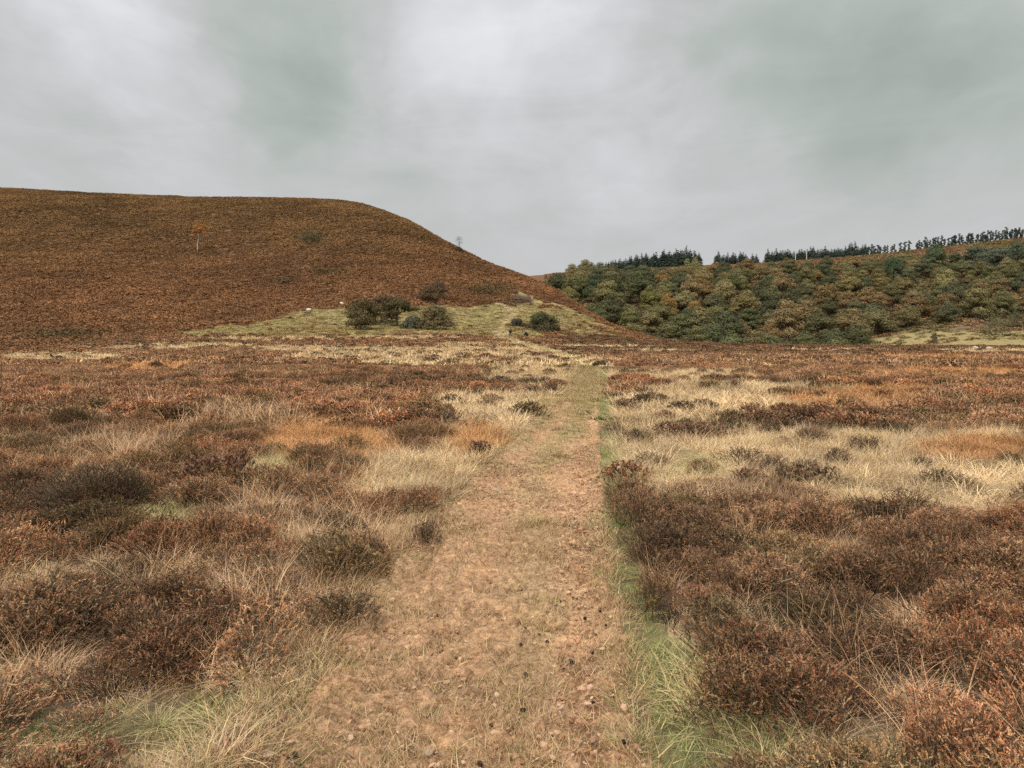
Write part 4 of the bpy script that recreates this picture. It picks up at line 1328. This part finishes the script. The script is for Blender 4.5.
for i, (px, py, sz, lb) in enumerate(((405, 588, .024, 'pale flat stone at the left edge of the path'), (268, 762, .02, 'pale stone in the bottom left corner of the path'), (497, 488, .05, 'grey stone half buried on the left of the path'),
                                      (570, 656, .018, 'small grey stone right of centre on the path'), (428, 745, .02, 'small reddish stone at the bottom of the path'))):
    X, Y = flat_xy(px, py)
    o = link(bpy.data.objects.new('stone', rock_mesh('stone', 930 + i, sz * 1.3, sz, sz * .5, stone, 3)))
    o.location = (X, Y, float(path_z(np.array([X]), np.array([Y]))[0])); o.rotation_euler = (0, 0, i * 1.1)
    tag(o, lb, 'stone')
for i, (px, py, lb) in enumerate(((975, 350.5, 'pale boulder at the moor edge on the right, left of two'), (989, 351, 'pale boulder at the moor edge on the right, right of two'))):
    X, Y, Z = hit(px, py, 60, 160)
    o = link(bpy.data.objects.new('boulder', rock_mesh('boulder', 950 + i, .42, .35, .3, sandst, 3)))
    o.location = (X, Y, Z + .3)
    tag(o, lb, 'boulder')

# ------------------------------------------------------------------ sky and light
SUN_EL, SUN_AZ = math.radians(52), math.radians(-150)      # azimuth clockwise from straight ahead: behind the camera, to the left


def world():
    w = bpy.data.worlds.new('World'); SC.world = w; w.use_nodes = True
    nt = w.node_tree; nt.nodes.clear()
    out = nd(nt, 'ShaderNodeOutputWorld')
    sky = nd(nt, 'ShaderNodeTexSky'); sky.sky_type = 'NISHITA'; sky.sun_disc = False
    sky.sun_elevation = SUN_EL; sky.sun_rotation = SUN_AZ
    b1 = nd(nt, 'ShaderNodeBackground'); nt.links.new(sky.outputs[0], b1.inputs[0]); b1.inputs[1].default_value = 0.05
    tc = nd(nt, 'ShaderNodeTexCoord')
    nrm = nd(nt, 'ShaderNodeVectorMath', operation='NORMALIZE'); nt.links.new(tc.outputs['Generated'], nrm.inputs[0])
    dirv = nrm.outputs[0]
    sep = nd(nt, 'ShaderNodeSeparateXYZ'); nt.links.new(dirv, sep.inputs[0])

    def math_(op, a, b=None, clamp=False):
        n = nd(nt, 'ShaderNodeMath', operation=op); n.use_clamp = clamp
        for i, v in enumerate((a, b)):
            if v is None: continue
            if hasattr(v, 'is_output'): nt.links.new(v, n.inputs[i])
            else: n.inputs[i].default_value = v
        return n.outputs[0]
    zc = math_('MAXIMUM', sep.outputs[2], 0.0)
    # cloud deck seen in perspective
    den = math_('ADD', zc, 0.22)
    comb = nd(nt, 'ShaderNodeCombineXYZ')
    nt.links.new(math_('DIVIDE', sep.outputs[0], den), comb.inputs[0]); nt.links.new(math_('DIVIDE', sep.outputs[1], den), comb.inputs[1])
    mp = nd(nt, 'ShaderNodeMapping'); mp.inputs['Rotation'].default_value = (0, 0, math.radians(25)); mp.inputs['Scale'].default_value = (1.0, .55, 1)
    nt.links.new(comb.outputs[0], mp.inputs['Vector'])
    n1 = noise(nt, mp.outputs[0], 1.5, 7, .5); n1.inputs['Distortion'].default_value = .5
    n2 = noise(nt, mp.outputs[0], 4.2, 6, .55); n2.inputs['Distortion'].default_value = .6
    # broad light and dark banks, in fixed compass directions
    wn = noise(nt, dirv, 5.0, 4, .55)
    off = nd(nt, 'ShaderNodeVectorMath', operation='SUBTRACT'); nt.links.new(wn.outputs['Color'], off.inputs[0]); off.inputs[1].default_value = (.5, .5, .5)
    sc = nd(nt, 'ShaderNodeVectorMath', operation='SCALE'); nt.links.new(off.outputs[0], sc.inputs[0]); sc.inputs['Scale'].default_value = .26
    wd = nd(nt, 'ShaderNodeVectorMath', operation='ADD'); nt.links.new(dirv, wd.inputs[0]); nt.links.new(sc.outputs[0], wd.inputs[1])
    total = math_('MULTIPLY', math_('SUBTRACT', n1.outputs[0], .5), .75)
    total = math_('ADD', total, math_('MULTIPLY', math_('SUBTRACT', n2.outputs[0], .5), .42))
    el = nd(nt, 'ShaderNodeCombineXYZ')
    nt.links.new(math_('ARCTAN2', sep.outputs[0], sep.outputs[1]), el.inputs[0]); nt.links.new(sep.outputs[2], el.inputs[1])
    mp2 = nd(nt, 'ShaderNodeMapping'); mp2.inputs['Rotation'].default_value = (0, 0, math.radians(-32)); mp2.inputs['Scale'].default_value = (2.6, 9.0, 1)
    nt.links.new(el.outputs[0], mp2.inputs['Vector'])
    n3 = noise(nt, mp2.outputs[0], 1.6, 6, .6); n3.inputs['Distortion'].default_value = .8
    total = math_('ADD', total, math_('MULTIPLY', math_('SUBTRACT', n3.outputs[0], .5), .50))
    BANKS = [(95, 40, .085, .40), (455, 45, .11, .32), (590, 5, .11, .32), (390, 30, .07, .12), (185, 150, .07, .10), (630, 170, .10, .14), (890, 170, .12, .18),
             (265, 60, .13, -.30), (320, 100, .09, -.22), (20, 70, .09, -.20), (700, 75, .11, -.20), (850, 100, .13, -.34), (960, 80, .12, -.22), (1020, 130, .10, -.15), (560, 80, .06, -.1)]
    for (px, py, rad, amp) in BANKS:
        v = np.array([(px - CX) / F, 1, 0.0]); a = (CY - py) / F
        d = np.array([(px - CX) / F, cp + a * -sp * -1 * 0 + cp * 0, 0.0])
        d = np.array([(px - CX) / F, cp + a * sp, -sp + a * cp]); d /= np.linalg.norm(d)
        ds = nd(nt, 'ShaderNodeVectorMath', operation='DISTANCE'); nt.links.new(wd.outputs[0], ds.inputs[0]); ds.inputs[1].default_value = d
        q = math_('DIVIDE', ds.outputs['Value'], rad)
        g = math_('POWER', 2.718, math_('MULTIPLY', math_('MULTIPLY', q, q), -1.0))
        total = math_('ADD', total, math_('MULTIPLY', g, amp))
    f = math_('ADD', total, .5, True)
    colr = ramp(nt, f, [(0.0, (.36, .405, .37)), (.30, (.455, .495, .465)), (.5, (.545, .555, .555)), (.72, (.64, .655, .67)), (1.0, (.80, .80, .815))])
    # towards the horizon the deck evens out to a plain light grey
    hz = nd(nt, 'ShaderNodeMapRange'); hz.inputs['From Min'].default_value = 0.02; hz.inputs['From Max'].default_value = 0.25
    nt.links.new(sep.outputs[2], hz.inputs['Value'])
    col2 = mixc(nt, (.535, .53, .535), colr, hz.outputs[0])
    # an overcast sky is brighter overhead
    zen = nd(nt, 'ShaderNodeMapRange'); zen.inputs['From Min'].default_value = .45; zen.inputs['From Max'].default_value = .95
    zen.inputs['To Min'].default_value = 1.0; zen.inputs['To Max'].default_value = ZENITH
    nt.links.new(sep.outputs[2], zen.inputs['Value'])
    lum = math_('MULTIPLY', zen.outputs[0], 1.05 * 2 ** -EXPO)
    b2 = nd(nt, 'ShaderNodeBackground'); nt.links.new(col2, b2.inputs[0]); nt.links.new(lum, b2.inputs[1])
    mx = nd(nt, 'ShaderNodeMixShader'); mx.inputs[0].default_value = .97
    nt.links.new(b1.outputs[0], mx.inputs[1]); nt.links.new(b2.outputs[0], mx.inputs[2])
    nt.links.new(mx.outputs[0], out.inputs[0])


ZENITH = 4.2
EXPO = 0.8
world()
sun = bpy.data.lights.new('sun', 'SUN'); sun.energy = 1.5; sun.angle = math.radians(16); sun.color = (1, .95, .88)
so = link(bpy.data.objects.new('sun', sun))
from mathutils import Vector
sd = Vector((math.sin(SUN_AZ) * math.cos(SUN_EL), math.cos(SUN_AZ) * math.cos(SUN_EL), math.sin(SUN_EL)))
so.rotation_euler = sd.to_track_quat('Z', 'Y').to_euler()
so.location = (0, -5, 30)

# ------------------------------------------------------------------ camera and render settings
cam = bpy.data.cameras.new('camera'); cam.sensor_width = 36; cam.lens = F / 1024 * 36; cam.clip_end = 6000; cam.clip_start = .05
co = link(bpy.data.objects.new('camera', cam)); co.location = (0, 0, EYE); co.rotation_euler = (math.pi / 2 - PITCH, 0, 0)
SC.camera = co
SC.view_settings.view_transform = 'Standard'; SC.view_settings.look = 'None'; SC.view_settings.exposure = EXPO; SC.view_settings.gamma = 1
SC.cycles.max_bounces = 4; SC.cycles.diffuse_bounces = 2; SC.cycles.transparent_max_bounces = 4
SC.cycles.use_denoising = False
SC.cycles.use_adaptive_sampling = False
